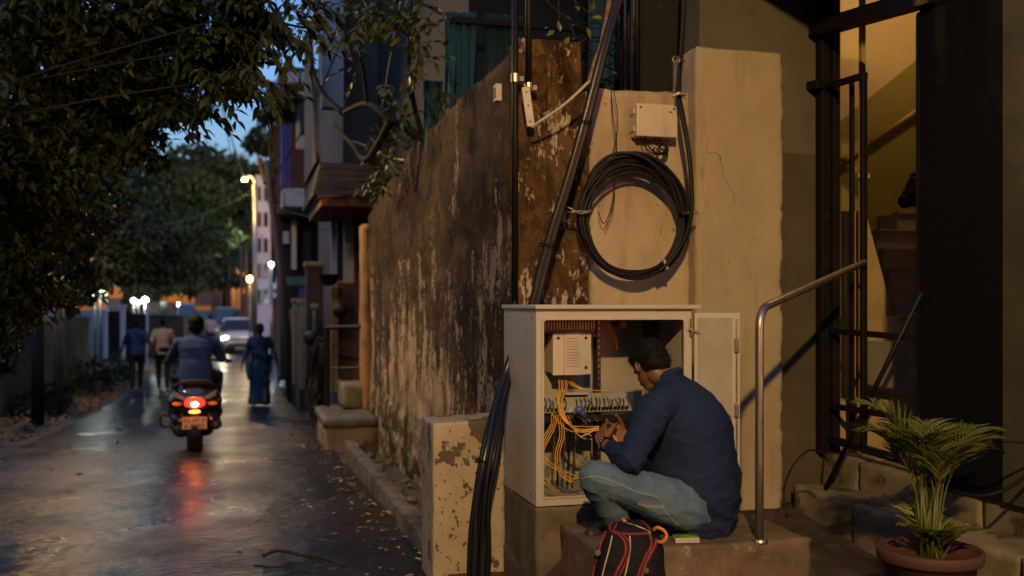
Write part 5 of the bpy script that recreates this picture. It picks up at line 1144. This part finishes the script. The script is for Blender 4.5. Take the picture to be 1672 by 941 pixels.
# gate pillars further on
def pillar(u0, u1, v0, v1, Y, m, label, cap=None, group=None):
    x0, d = onY(u0, Y); x1, _ = onY(u1, Y); t = thing('gate_pillar', label, 'pillar', (x0, Y, zz(v1, d)), group=group)
    MB().box(x0, x1, Y, Y+(x1-x0)*1.1, zz(v1, d)-.3, zz(v0, d)).build('shaft', m, t, bevel=.02)
    MB().box(x0-.03, x1+.03, Y-.03, Y+(x1-x0)*1.1+.03, zz(v0, d)+.003, zz(v0, d)+.09).build('cap', cap or m, t, bevel=.02)
pillar(500, 528, 436, 625, 17.0, m_brown, 'wide brown gate pillar with a cream cap', m_creamp); pillar(490, 499, 497, 610, 18.5, m_creamp, 'slim cream pillar left of the brown gate pillar'); pillar(511, 517, 505, 600, 16.6, m_creamp, 'thinnest cream post in front of the brown gate pillar')
pillar(478, 488, 495, 605, 20.5, m_creamp, 'slim cream pillar nearest the woman in the sari'); 
pillar(455, 461, 500, 590, 26, m_creamp, 'small far cream pillar beside the leaning pole')
for k, (u, Y) in enumerate(((489.5, 18.8), (478, 21), (470,23.5))):
    x0, d = onY(u, Y); MBw = MB().box(x0, x0+.12, Y+.2, Y+1.7, -.7, zz(505, d)); solo(MBw, 'low_wall', m_brown, ('low brown wall between the two slim cream pillars', 'low brown wall behind the cream pillar near the woman', 'far low brown wall before the leaning pole')[k], 'wall', group=None)
# second house
h2 = thing('shuttered_house', 'brown upper storey with white framed window and sloping eave', 'house', (1.2, 22, 0)); Y = 22
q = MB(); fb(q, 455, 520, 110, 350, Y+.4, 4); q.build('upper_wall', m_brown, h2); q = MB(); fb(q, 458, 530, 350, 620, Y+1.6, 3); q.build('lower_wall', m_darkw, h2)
q = MB(); fb(q, 484, 509, 150, 244, Y+.2, .15); wf = q.build('window_frame', m_whiteh, h2, bevel=.02); q = MB(); fb(q, 490, 503, 160, 221, Y+.17, .02); q.build('pane', m_wgl, wf)
q = MB(); a = C(424, 196, 21.6); b_ = C(492, 158, 21.6); q.beam(a, b_, .9, .14, up=V((0,0,1))); q.build('eave', m_plank, h2)
q = MB(); fb(q, 470, 520, 118, 135, Y+.1, 1.0); q.build('cornice', m_whiteh, h2); q = MB(); fb(q, 461, 498, 308, 338, Y-.4, .9); q.build('balcony_front', m_whiteh, h2, bevel=.02)
q = MB(); q.limb((C(424,262,21.8), .07), (C(434,300,21.8), .05)); q.build('eave_bracket', m_ochre, h2)
q = MB(); fb(q, 440, 456, 205, 330, Y+.5, .5); q.build('side_return', m_brown, h2)
q = MB(); fb(q, 452, 498, 452, 466, Y-.3, .8); q.build('teal_canopy', mat('teal_canopy_paint', (.10,.25,.22), r=.6), h2); q = MB(); fb(q, 488, 499, 466, 498, Y-.2, .1); q.build('blue_shutter', m_purp, h2)
q = MB(); fb(q, 476, 484, 350, 440, Y+1.5, .05); q.build('window', m_whiteh, h2); q = MB(); fb(q, 462, 472, 378, 398, Y+1.5, .05); q.build('window', m_bluew, h2)
q = MB(); fb(q, 498, 508, 378, 430, Y+1.5, .05); q.build('window', m_wgl, h2)
cloth(456, 475, 202, 304, 21.9, 'hanging_cloth', m_purp, 'lilac cloth hanging under the sloping eave of the far house', amp=.03)
h3 = thing('pale_tower_house', 'narrow bluish white house rising at the end of the street', 'house', (-.3, 38, 0))
q = MB(); fb(q, 417, 441, 286, 600, 38, 6); q.build('wall', m_bluew, h3)
for k in range(5): 
    q = MB(); fb(q, 421, 426, 305+k*42, 328+k*42, 37.95, .04); q.build('window', m_wgl, h3); q = MB(); fb(q, 431, 437, 305+k*42, 328+k*42, 37.95, .04); q.build('window', m_wgl, h3)
q = MB(); fb(q, 428, 462, 462, 472, 33, 1.2); q.build('awning', m_bluew, h3)
h4 = thing('far_house', 'far ochre house between the trees at the end of the street', 'house', (-3, 80, 0)); q = MB(); fb(q, 318, 345, 415, 500, 80, 6); fb(q, 345, 360, 450, 540, 82, 6); q.build('wall', mat('far_ochre', (.22,.17,.12), r=.8), h4)
for k in range(3): q = MB(); fb(q, 322+k*8, 326+k*8, 430, 445, 79.9, .05); q.build('window', m_wgl, h4)
h5 = thing('far_shop', 'far grey shop block at the right of the street end', 'building', (0, 60, 0)); q = MB(); fb(q, 424, 470, 470, 600, 58, 6); fb(q, 396, 424, 480, 560, 75, 4); q.build('wall', m_brown, h5)
q = MB(); fb(q, 430, 452, 478, 486, 57, 1); q.build('awning', m_whiteh, h5)
# ================================================================== poles, wires, lamps
def pole(name, label, pts, r, m, cat='pole', group=None):
    t = thing(name, label, cat, pts[0], group=group); q = MB(); q.tube(pts, r, 8); q.build('shaft', m, t, smooth=True); return t
m_pole = mat('weathered_pole', (.10,.07,.05), r=.85)
def base(u, d, dz=-.1): p = C(u, 500, d); p.z = roadz(p.y)+dz; return p
t = pole('utility_pole', 'leaning dark utility pole beside the far cream pillar', [base(477, 21), C(458, 430, 21), C(442, 310, 21), C(436, 262, 21)], [.10,.09,.08,.07], m_pole); q = MB(); q.beam(C(430,300,21), C(452,296,21), .06, .06); q.build('crossarm', m_iron, t)
m_sod = mat('sodium_lit_glass', (1,.6,.3), em=(1,.42,.10), es=30); m_led = mat('white_lit_glass', (1,1,1), em=(.85,1,.92), es=50); m_led2 = mat('white_lit_globe', (1,1,1), em=(.8,1,.9), es=12); m_sod2 = mat('orange_lit_globe', (1,.6,.3), em=(1,.4,.1), es=6)
def light(name, loc, pw, col, r=.1, spot=None, aim=None):
    ld = bpy.data.lights.new(name, 'SPOT' if spot else 'POINT'); ld.energy = pw; ld.color = col; ld.shadow_soft_size = r
    if spot: ld.spot_size = R_(spot); ld.spot_blend = .6
    o = bpy.data.objects.new(name, ld); COL.objects.link(o); o.location = loc
    if aim is not None: o.rotation_euler = (V(aim)-V(loc)).to_track_quat('-Z', 'Y').to_euler()
    return o
SOD = (1, .60, .20); WHT = (.85, 1, .92)
p = C(400, 292, 34); t = pole('street_lamp', 'orange street lamp on an arm in front of the pale tower house', [base(416, 34), C(416, 300, 34)], .08, m_galv, 'street lamp')
q = MB(); q.tube(cr([C(416,300,34), C(412,290,34), C(402,289,34)], 5), .04, 6); q.build('arm', m_galv, t); q = MB(); q.ell(C(399,290,34), (.26,.12,.07), frame(V((1,0,.25)))); hd_ = q.build('head', m_galv, t, smooth=True); q = MB(); q.ell(C(399.5,293.5,34), (.16,.09,.05), frame(V((1,0,.25)))); q.build('lamp_glass', m_sod, hd_, smooth=True)
light('sodium_lamp_light', C(396, 302, 33.4), 50, SOD, .1)
t = pole('street_lamp', 'bright white street lamp lower down in front of the pale tower house', [base(423, 40), C(423, 372, 40)], .07, m_galv, 'street lamp')
q = MB(); q.tube([C(423,373,40), C(418,373,40)], .03, 6); q.build('arm', m_galv, t); q = MB(); q.ell(C(418,377,40), .12); q.build('lamp_glass', m_led, t, smooth=True); light('white_lamp_light', C(418, 381, 39.8), 300, (1,.80,.5), .12)
def globe(u, v, d, label, m=None, pw=0, col=WHT, r=.1, grp=None):
    t = pole('lamp_post', label, [base(u, d), C(u, v+3, d)], .04, m_galv, 'lamp', grp); q = MB(); q.ell(C(u, v, d), r); q.build('globe', m or m_led2, t, smooth=True)
    if pw: light('globe_light', C(u, v-6, d-.1), pw, col, r)
globe(237, 491, 34, 'right of the two white lamps above the man in cream', None, 15); globe(218, 491, 36, 'small white lamp above the man in blue', r=.07); globe(226, 494, 36, 'lowest dim white lamp between two brighter ones over the strollers', r=.06)
globe(164, 477, 38, 'brightest white lamp over the end of the left wall', r=.1, pw=10); globe(155, 480, 38, 'small white lamp at the far left above the laterite wall', r=.075); globe(174, 485, 40, 'faint white lamp just right of the lamps over the left wall', r=.06)
globe(443, 432, 32, 'small white lamp under the leaning pole', r=.07); globe(458, 496, 30, 'white lamp low beside the woman in the sari', r=.085, pw=12); globe(437, 500, 40, 'white lamp low behind the woman in the sari', r=.09); globe(387, 458, 60, 'faint white lamp among the far poles', r=.1); globe(290,497,50,'pale lamp above the pale blue vehicle',r=.07)
globe(408, 456, 44, 'warm orange lamp among the far poles', m_sod2, 20, SOD, .13); globe(471, 415, 26, 'small orange lamp below the far white balcony', m_sod2, r=.09, pw=10, col=SOD); globe(246, 534, 44, 'orange lamp between the two strollers', m_sod2, r=.1); globe(238,478,60,'tiny orange lamp in the tree above the strollers',m_sod2,r=.1); globe(383, 520, 66, 'warm blurred lamp behind the white car', m_sod2, r=.16)
globe(455, 392, 27, 'cold white tube glow on the far house wall', r=.08)
for k, (u, v, d) in enumerate(((393, 400, 52), (401, 388, 46), (375, 440, 70), (412, 420, 60), (368, 430, 80))):
    pole('utility_pole', ('thin grey pole behind the orange street lamp', 'thin pole right in line with the car roof', 'farthest thin pole left of the car', 'grey far pole beside the ochre shopfront', 'faint distant pole at the street end')[k], [base(u+3, d), C(u, v, d)], .08, m_pole)
def wire(pts, label, r=.012, m=None): q = MB(); q.tube(cr(pts, 6), r, 5); solo(q, 'overhead_wire', m or m_cable, label, 'wire', smooth=True)
wire([C(416,310,34), C(380,330,30), C(330,352,24), C(250,372,18), C(120,395,13)], 'overhead wire from the orange lamp sagging down to the left', .006, m_cable)
wire([C(361,160,20), C(372,205,20), C(385,250,20), C(398,290,30)], 'twin slack wire dropping across the patch of sky', .012, m_cable); wire([C(355,150,20), C(370,215,20), C(378,262,20)], 'thin slack wire left in the patch of sky', .010, m_cable)
wire([C(418,377,40), C(440,395,30), C(470,405,24)], 'wire from the white street lamp to the far house', .012); wire([C(442,300,21), C(500,200,17), C(560,60,13)], 'wire rising from the leaning pole towards the upper right', .014)
wire([C(436,330,21), C(470,345,19), C(520,352,16), C(600,300,12)], 'wire sagging in front of the planked balcony', .012); wire([C(655,0,9), C(640,80,9.5), C(622,190,10)], 'pale thin cable hanging left of the teal cloth', .008, m_galv)
wire([C(565,228,10), C(600,240,10), C(640,258,9.7), C(662,262,9.5)], 'pale cable crossing the leaves above the wall top', .012, m_white)
# ================================================================== left side
def lwt(x, y): return roadz(y)+1.72+.05*sin(y*1.7)
solo(grid_box(-4.05, -3.78, 10, 27, -1.0, 1.2, .16, .03, .03, seed=41, top=lwt), 'laterite_wall', m_lwall, 'rough brown laterite wall along the left verge', 'wall', smooth=True)
q = MB(); q.tube([base(62, 15), C(62, 512, 15)], .09, 8); solo(q, 'wooden_post', m_bark, 'dark wooden post against the laterite wall at the far left', 'post', smooth=True); q = MB(); q.tube([base(96, 17), C(95, 505, 17)], .07, 8); solo(q, 'wooden_post', m_pole, 'paler thin post in the shrubs at the left wall', 'post', smooth=True)
lf = thing('left_house', 'low house with tan roof beyond the left wall', 'house', (-9, 40, 0)); q = MB(); fb(q, 172, 300, 516, 585, 40, 5); q.build('wall', m_darkw, lf); q = MB(); fb(q, 176, 196, 487, 509, 39.6, 5.4); fb(q, 236, 276, 494, 510, 39.6, 5); q.build('roof', mat('tan_roof', (.12,.09,.065), r=.8), lf)
q = MB(); fb(q, 262, 273, 493, 513, 39.5, .05); q.build('window', m_wgl, lf)
t = thing('compound_gate', 'dark metal compound gate behind the two strollers', 'gate', C(200, 590, 33)); q = MB(); fb(q, 176, 196, 508, 590, 33, .08); fb(q, 204, 240, 512, 592, 33, .08); q.build('leaf', m_black, t)
q = MB(); 
for k in range(9): fb(q, 205+k*4, 206+k*4, 505, 512, 32.98, .03)
q.build('spikes', m_iron, t)
for k, (u, w_, v0) in enumerate(((200, 8, 503), (173, 5, 510), (240, 4, 497))): pillar(u-w_/2, u+w_/2, v0, 588, 32.4, m_bluew, ('widest bluish gate pillar left of the man in blue', 'thin bluish gate pillar at the end of the laterite wall', 'thin bluish pillar between the strollers')[k])
# leaf-strewn verge, shrubs
rnd = random.Random(77); q = MB()
for k in range(2600):
    y = 7+27*rnd.random()**1.3; x = -2.75-.95*abs(rnd.gauss(0,.55)) if rnd.random() < .97 else rnd.uniform(-2.7,-1.2)
    if x < -3.75: continue
    p = V((x, y, vz(x, y)+.02 if x < -2.6 else rz_(x, y)+.008)); d = rdir(rnd); d.z *= .25; leaf(q, p, d, V((0,0,1))+rdir(rnd)*.4, rnd.uniform(.06,.12), .05)
solo(q, 'fallen_leaves', m_litter, 'dry leaves strewn along the left verge', 'leaves', kind='stuff')
q = MB()
for k in range(130):
    y = rnd.uniform(4.5,16); x = 1.0-abs(rnd.gauss(0,.25)); leaf(q, V((x, y, rz_(min(x,.97), y)+.008)), V((rnd.uniform(-1,1), rnd.uniform(-1,1), .1)), V((0,0,1)), rnd.uniform(.03,.08), .03)
for k in range(60):
    y = rnd.uniform(3.5,9); x = rnd.uniform(-2,.9); leaf(q, V((x, y, rz_(x, y)+.006)), V((rnd.uniform(-1,1), rnd.uniform(-1,1), .1)), V((0,0,1)), rnd.uniform(.03,.07), .03)
solo(q, 'leaf_scraps', m_litter, 'small leaf scraps along the kerb side of the wet road', 'leaves', kind='stuff')
q = MB(); 
for k in range(170):
    y = rnd.uniform(5,22); x = 1.12+rnd.random()*.32; r0 = rnd.uniform(.012,.05); q.ell(V((x, y, roadz(y)-.04+r0*.3)), (r0, r0*rnd.uniform(.6,1.2), r0*.6), nu=6, nv=4)
for k in range(260):
    y = rnd.uniform(5,20); x = .96-abs(rnd.gauss(0,.16)); r0 = rnd.uniform(.005,.016); q.ell(V((x, y, rz_(min(x,.97), y)+r0*.3)), (r0, r0*rnd.uniform(.6,1.2), r0*.6), nu=6, nv=4)
solo(q, 'rubble', m_kerb, 'small stones and rubble scattered along the kerb', 'rubble', kind='stuff')
q = MB(); 
for pts, r0 in (([(430,914),(455,905),(490,912),(530,918),(560,930)],.010), ([(415,930),(450,932),(480,925),(510,929)],.006)): q.tube(cr([V((C(u,v,1).x, C(u,v,1).y, 0)) * (CZ-.0)/((v-HZ)/F_PX) + V((0,0,.02)) for u, v in pts], 5), r0, 6)
solo(q, 'fallen_twig', m_bark, 'dark fallen twig lying on the wet road at the bottom', 'twig', smooth=True)
def bush(name, label, c, r, n, lsz, m, seed, stems=True, group=None, cat='shrub'):
    rn = random.Random(seed); t = thing(name, label, cat, c, group=group); f = MB(); c = V(c)
    for k in range(n):
        d = rdir(rn); rr = rn.random()**.4*(1+.35*NZ.noise(d*2.3+V((seed,0,0)))); p = c+V((d.x*r[0]*rr, d.y*r[1]*rr, abs(d.z)*r[2]*rr))
        leaf(f, p, (d+rdir(rn)*.9+V((0,0,-.2))), rdir(rn)+V((0,0,.8)), lsz*rn.uniform(.6,1.3), lsz*rn.uniform(.4,.6))
    f.build('foliage', m, t); g = MB()
    for k in range(7): d = rdir(rn); g.tube([c, c+V((d.x*r[0]*.5, d.y*r[1]*.5, r[2]*.6))], [.02,.006], 5)
    g.build('stems', m_bark, t)
bs_ = [('low shrub in front of the wooden post', -3.65,12.8,.5,1.2,.8),('shrub creeping over the middle of the laterite wall', -3.85,14.5,.4,1.0,1.5),('grassy shrub at the foot of the laterite wall', -3.45,19,.4,2.0,.5),('shrub at the far end of the laterite wall', -3.5,25,.5,2.2,.75),('low shrub beyond the laterite wall end', -3.4,29,.5,2.0,.7)]
for k, (lb, x, y, rx, ry, rzz) in enumerate(bs_): bush('shrub', lb, (x, y, roadz(y)+.0), (rx, ry, rzz), 1500, .10, m_leaf, 100+k)
# climbing leaves hanging in front of the left wall
def tree(name, label, bs, trunk_top, crowns, lsz, m, seed, tr_r=.16, group=None, limbs=True):
    """crowns: (centre, radii, leaves)"""
    rn = random.Random(seed); t = thing(name, label, 'tree', bs, group=group); f = MB(); g = MB(); bs = V(bs); tt = V(trunk_top)
    mid = bs.lerp(tt, .5)+V((rn.uniform(-.2,.2), rn.uniform(-.2,.2), 0)); g.tube(cr([bs, mid, tt], 6), [tr_r*(1-.5*i/12) for i in range(13)], 9)
    for c, r, n in crowns:
        c = V(c)
        if limbs: g.tube(cr([tt, tt.lerp(c, .3)+V((rn.uniform(-.3,.3), rn.uniform(-.3,.3), .35)), tt.lerp(c, .65)+V((rn.uniform(-.35,.35), rn.uniform(-.35,.35), .25)), c], 6), [tr_r*.22*(1-.75*i/18) for i in range(19)], 6)
        subs = [(lambda d: c+V((d.x*r[0], d.y*r[1], d.z*r[2]))*rn.uniform(.35,.95))(rdir(rn)) if 0 else c+V(tuple(a*b for a, b in zip(rdir(rn)*rn.uniform(.3,1.0), r))) for _ in range(max(6, int(n/110)))]
        for s_ in subs:
            g.tube([c, c.lerp(s_, .6)+V((0,0,.1)), s_], [tr_r*.07, tr_r*.05, .005], 5)
        sr = min(r)*.42
        for k in range(n):
            s_ = rn.choice(subs); d = rdir(rn)*rn.random()**.5*sr*1.3; d.z *= .7; p = s_+d
            leaf(f, p, (rdir(rn)+V((0,0,-.55))), V((0,0,1))+rdir(rn)*.8, lsz*rn.uniform(.45,1.45), lsz*rn.uniform(.40,.62))
    f.build('foliage', m, t); g.build('trunk', m_bark, t, smooth=True)
def CR(u, v, d, rp, n, fl=.8): r = rp*d/F_PX; return (C(u, v, d), (r, r, r*fl), n)
# overhanging near tree
tree('overhanging_tree', 'dark leafy tree hanging over the road from the left', (-4.4, 7.6, -.1), (-4.3, 7.6, 1.3),
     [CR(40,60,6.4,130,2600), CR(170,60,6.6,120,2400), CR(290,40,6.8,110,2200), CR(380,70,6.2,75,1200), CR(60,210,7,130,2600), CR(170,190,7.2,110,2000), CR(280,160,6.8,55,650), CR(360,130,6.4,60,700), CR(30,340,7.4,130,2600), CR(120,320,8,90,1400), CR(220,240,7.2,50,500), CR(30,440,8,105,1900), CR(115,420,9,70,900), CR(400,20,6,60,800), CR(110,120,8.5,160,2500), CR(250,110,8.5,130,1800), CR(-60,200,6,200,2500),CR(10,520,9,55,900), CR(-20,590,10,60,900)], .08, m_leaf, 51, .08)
# hanging sprigs at its fringe
t = [o for o in COL.objects if o.name == 'overhanging_tree'][0]; f = MB(); g = MB(); random.seed(9)
for u, v, d, a, ln, n in ((395,150,6,-.2,.55,15),(415,175,6,.1,.45,13),(430,110,6,.4,.5,14),(360,180,6.2,-.3,.4,12),(330,205,6.4,.1,.4,12),(300,225,6.4,-.1,.45,13),(265,235,6.6,0,.4,11),(240,255,6.8,-.4,.4,11),(200,265,6.8,.2,.45,12),(180,285,6.8,0,.4,12),(440,60,5.8,.5,.5,14),(470,30,5.8,.4,.55,15),(455,10,5.8,.6,.6,16),(500,25,5.8,.2,.5,13),(385,110,6,.2,.5,14),(345,160,6.2,.2,.5,14),(160,300,7,.1,.4,12),(450,90,5.9,.1,.4,10)):
    for kk in range(4):
        p = C(u+random.uniform(-22,22), v-45+random.uniform(-18,14), d+random.uniform(-.3,.3)); sprig(f, p, LAT(random.uniform(-.9,.9)+a, random.uniform(-.5,.5), random.uniform(-.9,-.1)), ln*random.uniform(.45,.75), int(n*.55), .10, g)
for pts, r0 in (([(250,30,6.6),(330,60,6.3),(400,120,6.1),(440,200,6),(452,245,6)],.010), ([(300,-20,6.4),(400,10,6),(470,40,5.9),(540,50,5.8)],.016), ([(420,-30,6),(470,60,5.9),(500,110,5.9)],.012), ([(120,20,7),(250,60,6.8),(350,140,6.4),(380,190,6.3)],.014)):
    g.tube(cr([C(*q) for q in pts], 8), [r0*(1-.7*i/(len(pts)*8-8)) for i in range(len(pts)*8-7)], 6)
f.build('fringe_foliage', m_leaf, t); g.build('branch', m_bark, t, smooth=True)
f = MB(); g = MB(); sprig(f, C(438,205,6), C(452,290,6)-C(438,205,6), .22, 9, .075, g); f.build('fringe_foliage', m_leaf, t); g.build('branch', m_bark, t)
# mid and far trees
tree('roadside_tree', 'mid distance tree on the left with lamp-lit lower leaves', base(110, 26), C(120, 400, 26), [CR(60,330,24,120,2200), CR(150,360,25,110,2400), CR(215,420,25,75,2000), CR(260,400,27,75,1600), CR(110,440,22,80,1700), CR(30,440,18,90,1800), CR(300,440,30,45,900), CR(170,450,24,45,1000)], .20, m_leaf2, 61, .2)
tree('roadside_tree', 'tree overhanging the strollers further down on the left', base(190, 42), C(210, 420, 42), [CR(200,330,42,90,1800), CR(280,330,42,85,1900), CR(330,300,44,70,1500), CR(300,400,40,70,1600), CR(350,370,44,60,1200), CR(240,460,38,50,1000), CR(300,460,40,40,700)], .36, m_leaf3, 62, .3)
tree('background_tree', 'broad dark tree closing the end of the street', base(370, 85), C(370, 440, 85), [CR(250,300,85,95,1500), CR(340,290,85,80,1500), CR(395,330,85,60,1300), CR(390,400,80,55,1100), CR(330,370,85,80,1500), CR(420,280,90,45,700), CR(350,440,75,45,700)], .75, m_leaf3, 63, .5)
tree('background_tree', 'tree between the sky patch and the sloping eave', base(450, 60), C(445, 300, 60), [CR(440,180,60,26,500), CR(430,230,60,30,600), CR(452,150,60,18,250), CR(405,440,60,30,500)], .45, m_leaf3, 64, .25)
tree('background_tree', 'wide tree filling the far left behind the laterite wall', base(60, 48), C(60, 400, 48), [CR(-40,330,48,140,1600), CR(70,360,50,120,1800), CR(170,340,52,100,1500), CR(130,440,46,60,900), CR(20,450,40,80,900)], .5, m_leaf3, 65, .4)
# tree in the yard behind the wall, its leaves over the wall top
random.seed(31)
yt = thing('yard_tree', 'bare limbed tree with yellowish leaves behind the stained wall', 'tree', (1.95, 8.0, 0)); g = MB(); f = MB()
def limb_(pts, r0, r1=.01): n = len(pts)*7-6; g.tube(cr([C(*q) for q in pts], 7), [r0+(r1-r0)*i/(n-1) for i in range(n)], 8)
limb_([(760,420,8.4),(748,300,8.4),(735,235,8.4),(690,225,8.5),(640,195,8.6),(600,170,8.8),(560,185,9.2)], .06, .02); limb_([(690,225,8.5),(672,150,8.3),(668,60,8.2),(676,-30,8)], .028, .012); limb_([(640,195,8.6),(600,260,9),(575,235,9.2),(540,200,9.5)], .04, .012); limb_([(600,170,8.8),(590,100,8.6),(560,40,8.4),(520,10,8.2)], .022, .006)
limb_([(725,232,8.4),(710,190,8.2),(690,150,8.1)], .012, .004); limb_([(668,60,8.2),(640,40,8),(600,20,7.8)], .012, .005); limb_([(560,185,9.2),(520,140,9.4),(505,60,9.4),(530,-20,9)], .03, .01)
for u, v, d, n, sp in ((650,225,9.2,26,34),(628,262,9.6,26,32),(610,290,9.8,16,22),(660,200,9,12,25),(690,110,8,10,30),(712,140,8,8,18),(610,20,7.5,26,45),(660,15,7.4,26,40),(700,10,7.3,22,40),(580,30,7.6,20,36),(540,25,7.8,18,36),(500,50,8,16,36),(690,60,7.8,10,34),(575,110,8.4,8,25),(640,150,8.3,8,26)):
    for k in range(max(3, int(n*.62) if d > 8.9 else n//2)):
        p = C(u+random.gauss(0,sp*.5), v+random.gauss(0,sp*.45), d+random.gauss(0,.25)); sprig(f, p, rdir()+V((0,0,-.3)), .22, 6, .10, g)
f.build('foliage', m_leafy, yt); g.build('trunk', m_bark, yt, smooth=True)
f = MB(); g = MB()
pw = thing('wall_plant', 'thin leafy shoots growing above the parapet block', 'plant', C(915, 65, 5.8))
for pts in ([(915,60,5.8),(912,0,5.8),(915,-60,5.8)],[(940,62,5.8),(925,30,5.8),(900,10,5.8),(880,-20,5.8)],[(990,75,5.8),(975,35,5.8),(940,5,5.8)],[(945,70,5.8),(960,60,5.8),(975,20,5.8),(985,0,5.8)]): g.tube(cr([C(*q) for q in pts], 6), .0045, 5)
for u, v in ((905,50),(925,28),(915,52),(958,45),(965,20),(930,60),(895,45),(985,30),(1000,120),(975,110),(940,10)): leaf(f, C(u, v, 5.75), rdir()+V((0,0,-.2)), V((0,-1,.4)), .07, .032)
f.build('foliage', m_leafy, pw); g.build('stems', m_bark, pw, smooth=True)
tree('sky_blocker_tree', 'unseen spreading tree added overhead behind the viewer to block sky light', (-4.2,-1.2,-.1), (-3.6,-.8,4.6), [((-.4,1.6,7.0),(2.4,2.2,1.1),2600), ((2.2,2.7,6.6),(2.0,2.2,1.0),2400), ((-2.4,-1,7),(2.2,2.2,1.2),2000), ((1.6,-1.5,7.4),(2.4,2.4,1.1),2400), ((4.2,.8,7.2),(2.2,2.2,1.1),2000), ((-2.8,3.2,7.2),(1.8,2.0,1.0),1600)], .24, m_leaf, 71, .2)  # unseen tree, added so its crowns cut the sky light near the viewer
sh_ = thing('sky_blocker_slab', 'thin unseen slab added above the stairwell entrance to block light', 'sky_blocker_slab', (2.5, 3.5, 3.5)); MB().box(2.5, 6.6, 3.5, 5.40, 3.50, 3.60).build('slab', m_grey, sh_)  # unseen slab, added to keep sky and lamp light off the entrance
# unseen neighbouring houses beside and behind the viewer, added to close in the sky
for nm_, lb, bx in (('house', 'plain brown house, unseen, added behind the overhanging tree to close in the sky', (-13,-6.5,-12,9,0,8)), ('house', 'plain brown house, unseen, added behind the viewer to close in the sky', (-4,9,-22,-14,0,9))):
    hh_ = thing(nm_, lb, 'house', (bx[0], bx[2], 0)); MB().box(*bx).build('wall', m_brown, hh_)
    MB().box(bx[0]-.2, bx[1]+.2, bx[2]-.2, bx[3]+.2, bx[5]+.003, bx[5]+.2).build('roof', m_darkw, hh_)
    for k in range(4):
        if nm_ and bx[1] < 0: MB().box(bx[1]-.02, bx[1]+.04, bx[2]+2+k*5, bx[2]+3.2+k*5, 3.6, 5).build('window', m_wgl, hh_)
        else: MB().box(bx[0]+1.5+k*3, bx[0]+2.7+k*3, bx[3]-.02, bx[3]+.04, 3.6, 5).build('window', m_wgl, hh_)
# ================================================================== the sodium lamp over the cabinet (behind the viewer) and the stairwell bulb
kp = V((-.9, -3.3, 5.2)); t = thing('street_lamp', 'tall sodium street lamp standing on the verge behind the viewer', 'street lamp', (-2.6, -3.9, 0)); q = MB(); q.tube([(-2.6,-3.9,-.1),(-2.6,-3.9,5.4)], .07, 10); q.build('shaft', m_galv, t, smooth=True)
q = MB(); q.tube(cr([(-2.6,-3.9,5.4), (-2.3,-3.8,5.55), (-1.0,-3.33,5.4)], 6), .035, 8); q.build('arm', m_galv, t, smooth=True); q = MB(); q.lathe([(.0,.16),(.10,.14),(.22,.02),(.23,.0)], kp, 20); q.build('lamp_shade', m_galv, t, smooth=True)
k = light('key_sodium_light', kp-V((0,0,.03)), KEY_W, SOD, .10, spot=60, aim=(1.9, 5.2, .9)); k.data.spot_blend = 1.0
t = thing('street_lamp', 'sodium street lamp on the left verge hidden beyond the tree', 'street lamp', (-3.9, 12.6, -.25)); q = MB(); q.tube([(-3.7,12.6,-.3),(-3.7,12.6,5.7)], .07, 10); q.build('shaft', m_galv, t, smooth=True)
q = MB(); q.tube([(-3.7,12.6,5.7),(-3.1,12.6,5.8)], .035, 8); q.build('arm', m_galv, t); q = MB(); q.lathe([(.0,.12),(.08,.10),(.16,.02),(.17,.0)], (-3.0,12.6,5.7), 20); q.build('lamp_shade', m_galv, t, smooth=True)
light('verge_sodium_light', (-3.0,12.6,5.66), 330, SOD, .1, spot=84, aim=(1.6, 10.2, 1.3))
t = thing('street_lamp', 'sodium street lamp far down the left verge inside the tree crowns', 'street lamp', (-3.9, 20.5, -.6)); q = MB(); q.tube([(-3.75,20.5,-.7),(-3.75,20.5,5.3)], .07, 10); q.build('shaft', m_galv, t, smooth=True)
q = MB(); q.tube([(-3.75,20.5,5.3),(-3.2,20.5,5.4)], .035, 8); q.build('arm', m_galv, t); q = MB(); q.lathe([(.0,.12),(.08,.10),(.16,.02),(.17,.0)], (-3.15,20.5,5.3), 20); q.build('lamp_shade', m_galv, t, smooth=True)
light('far_verge_sodium_light', (-3.15,20.5,5.26), 80, SOD, .1)
sb_ = thing('stair_lamp', 'small bulkhead lamp high on the stairwell wall', 'lamp', (4.9, 6.6, 4.3)); q = MB(); q.ell((5.2, 6.72, 4.2), .07); q.build('globe', m_sod2, sb_, smooth=True); light('stair_light', (4.9, 5.9, 3.75), 5.5, (1,.62,.25), .08)
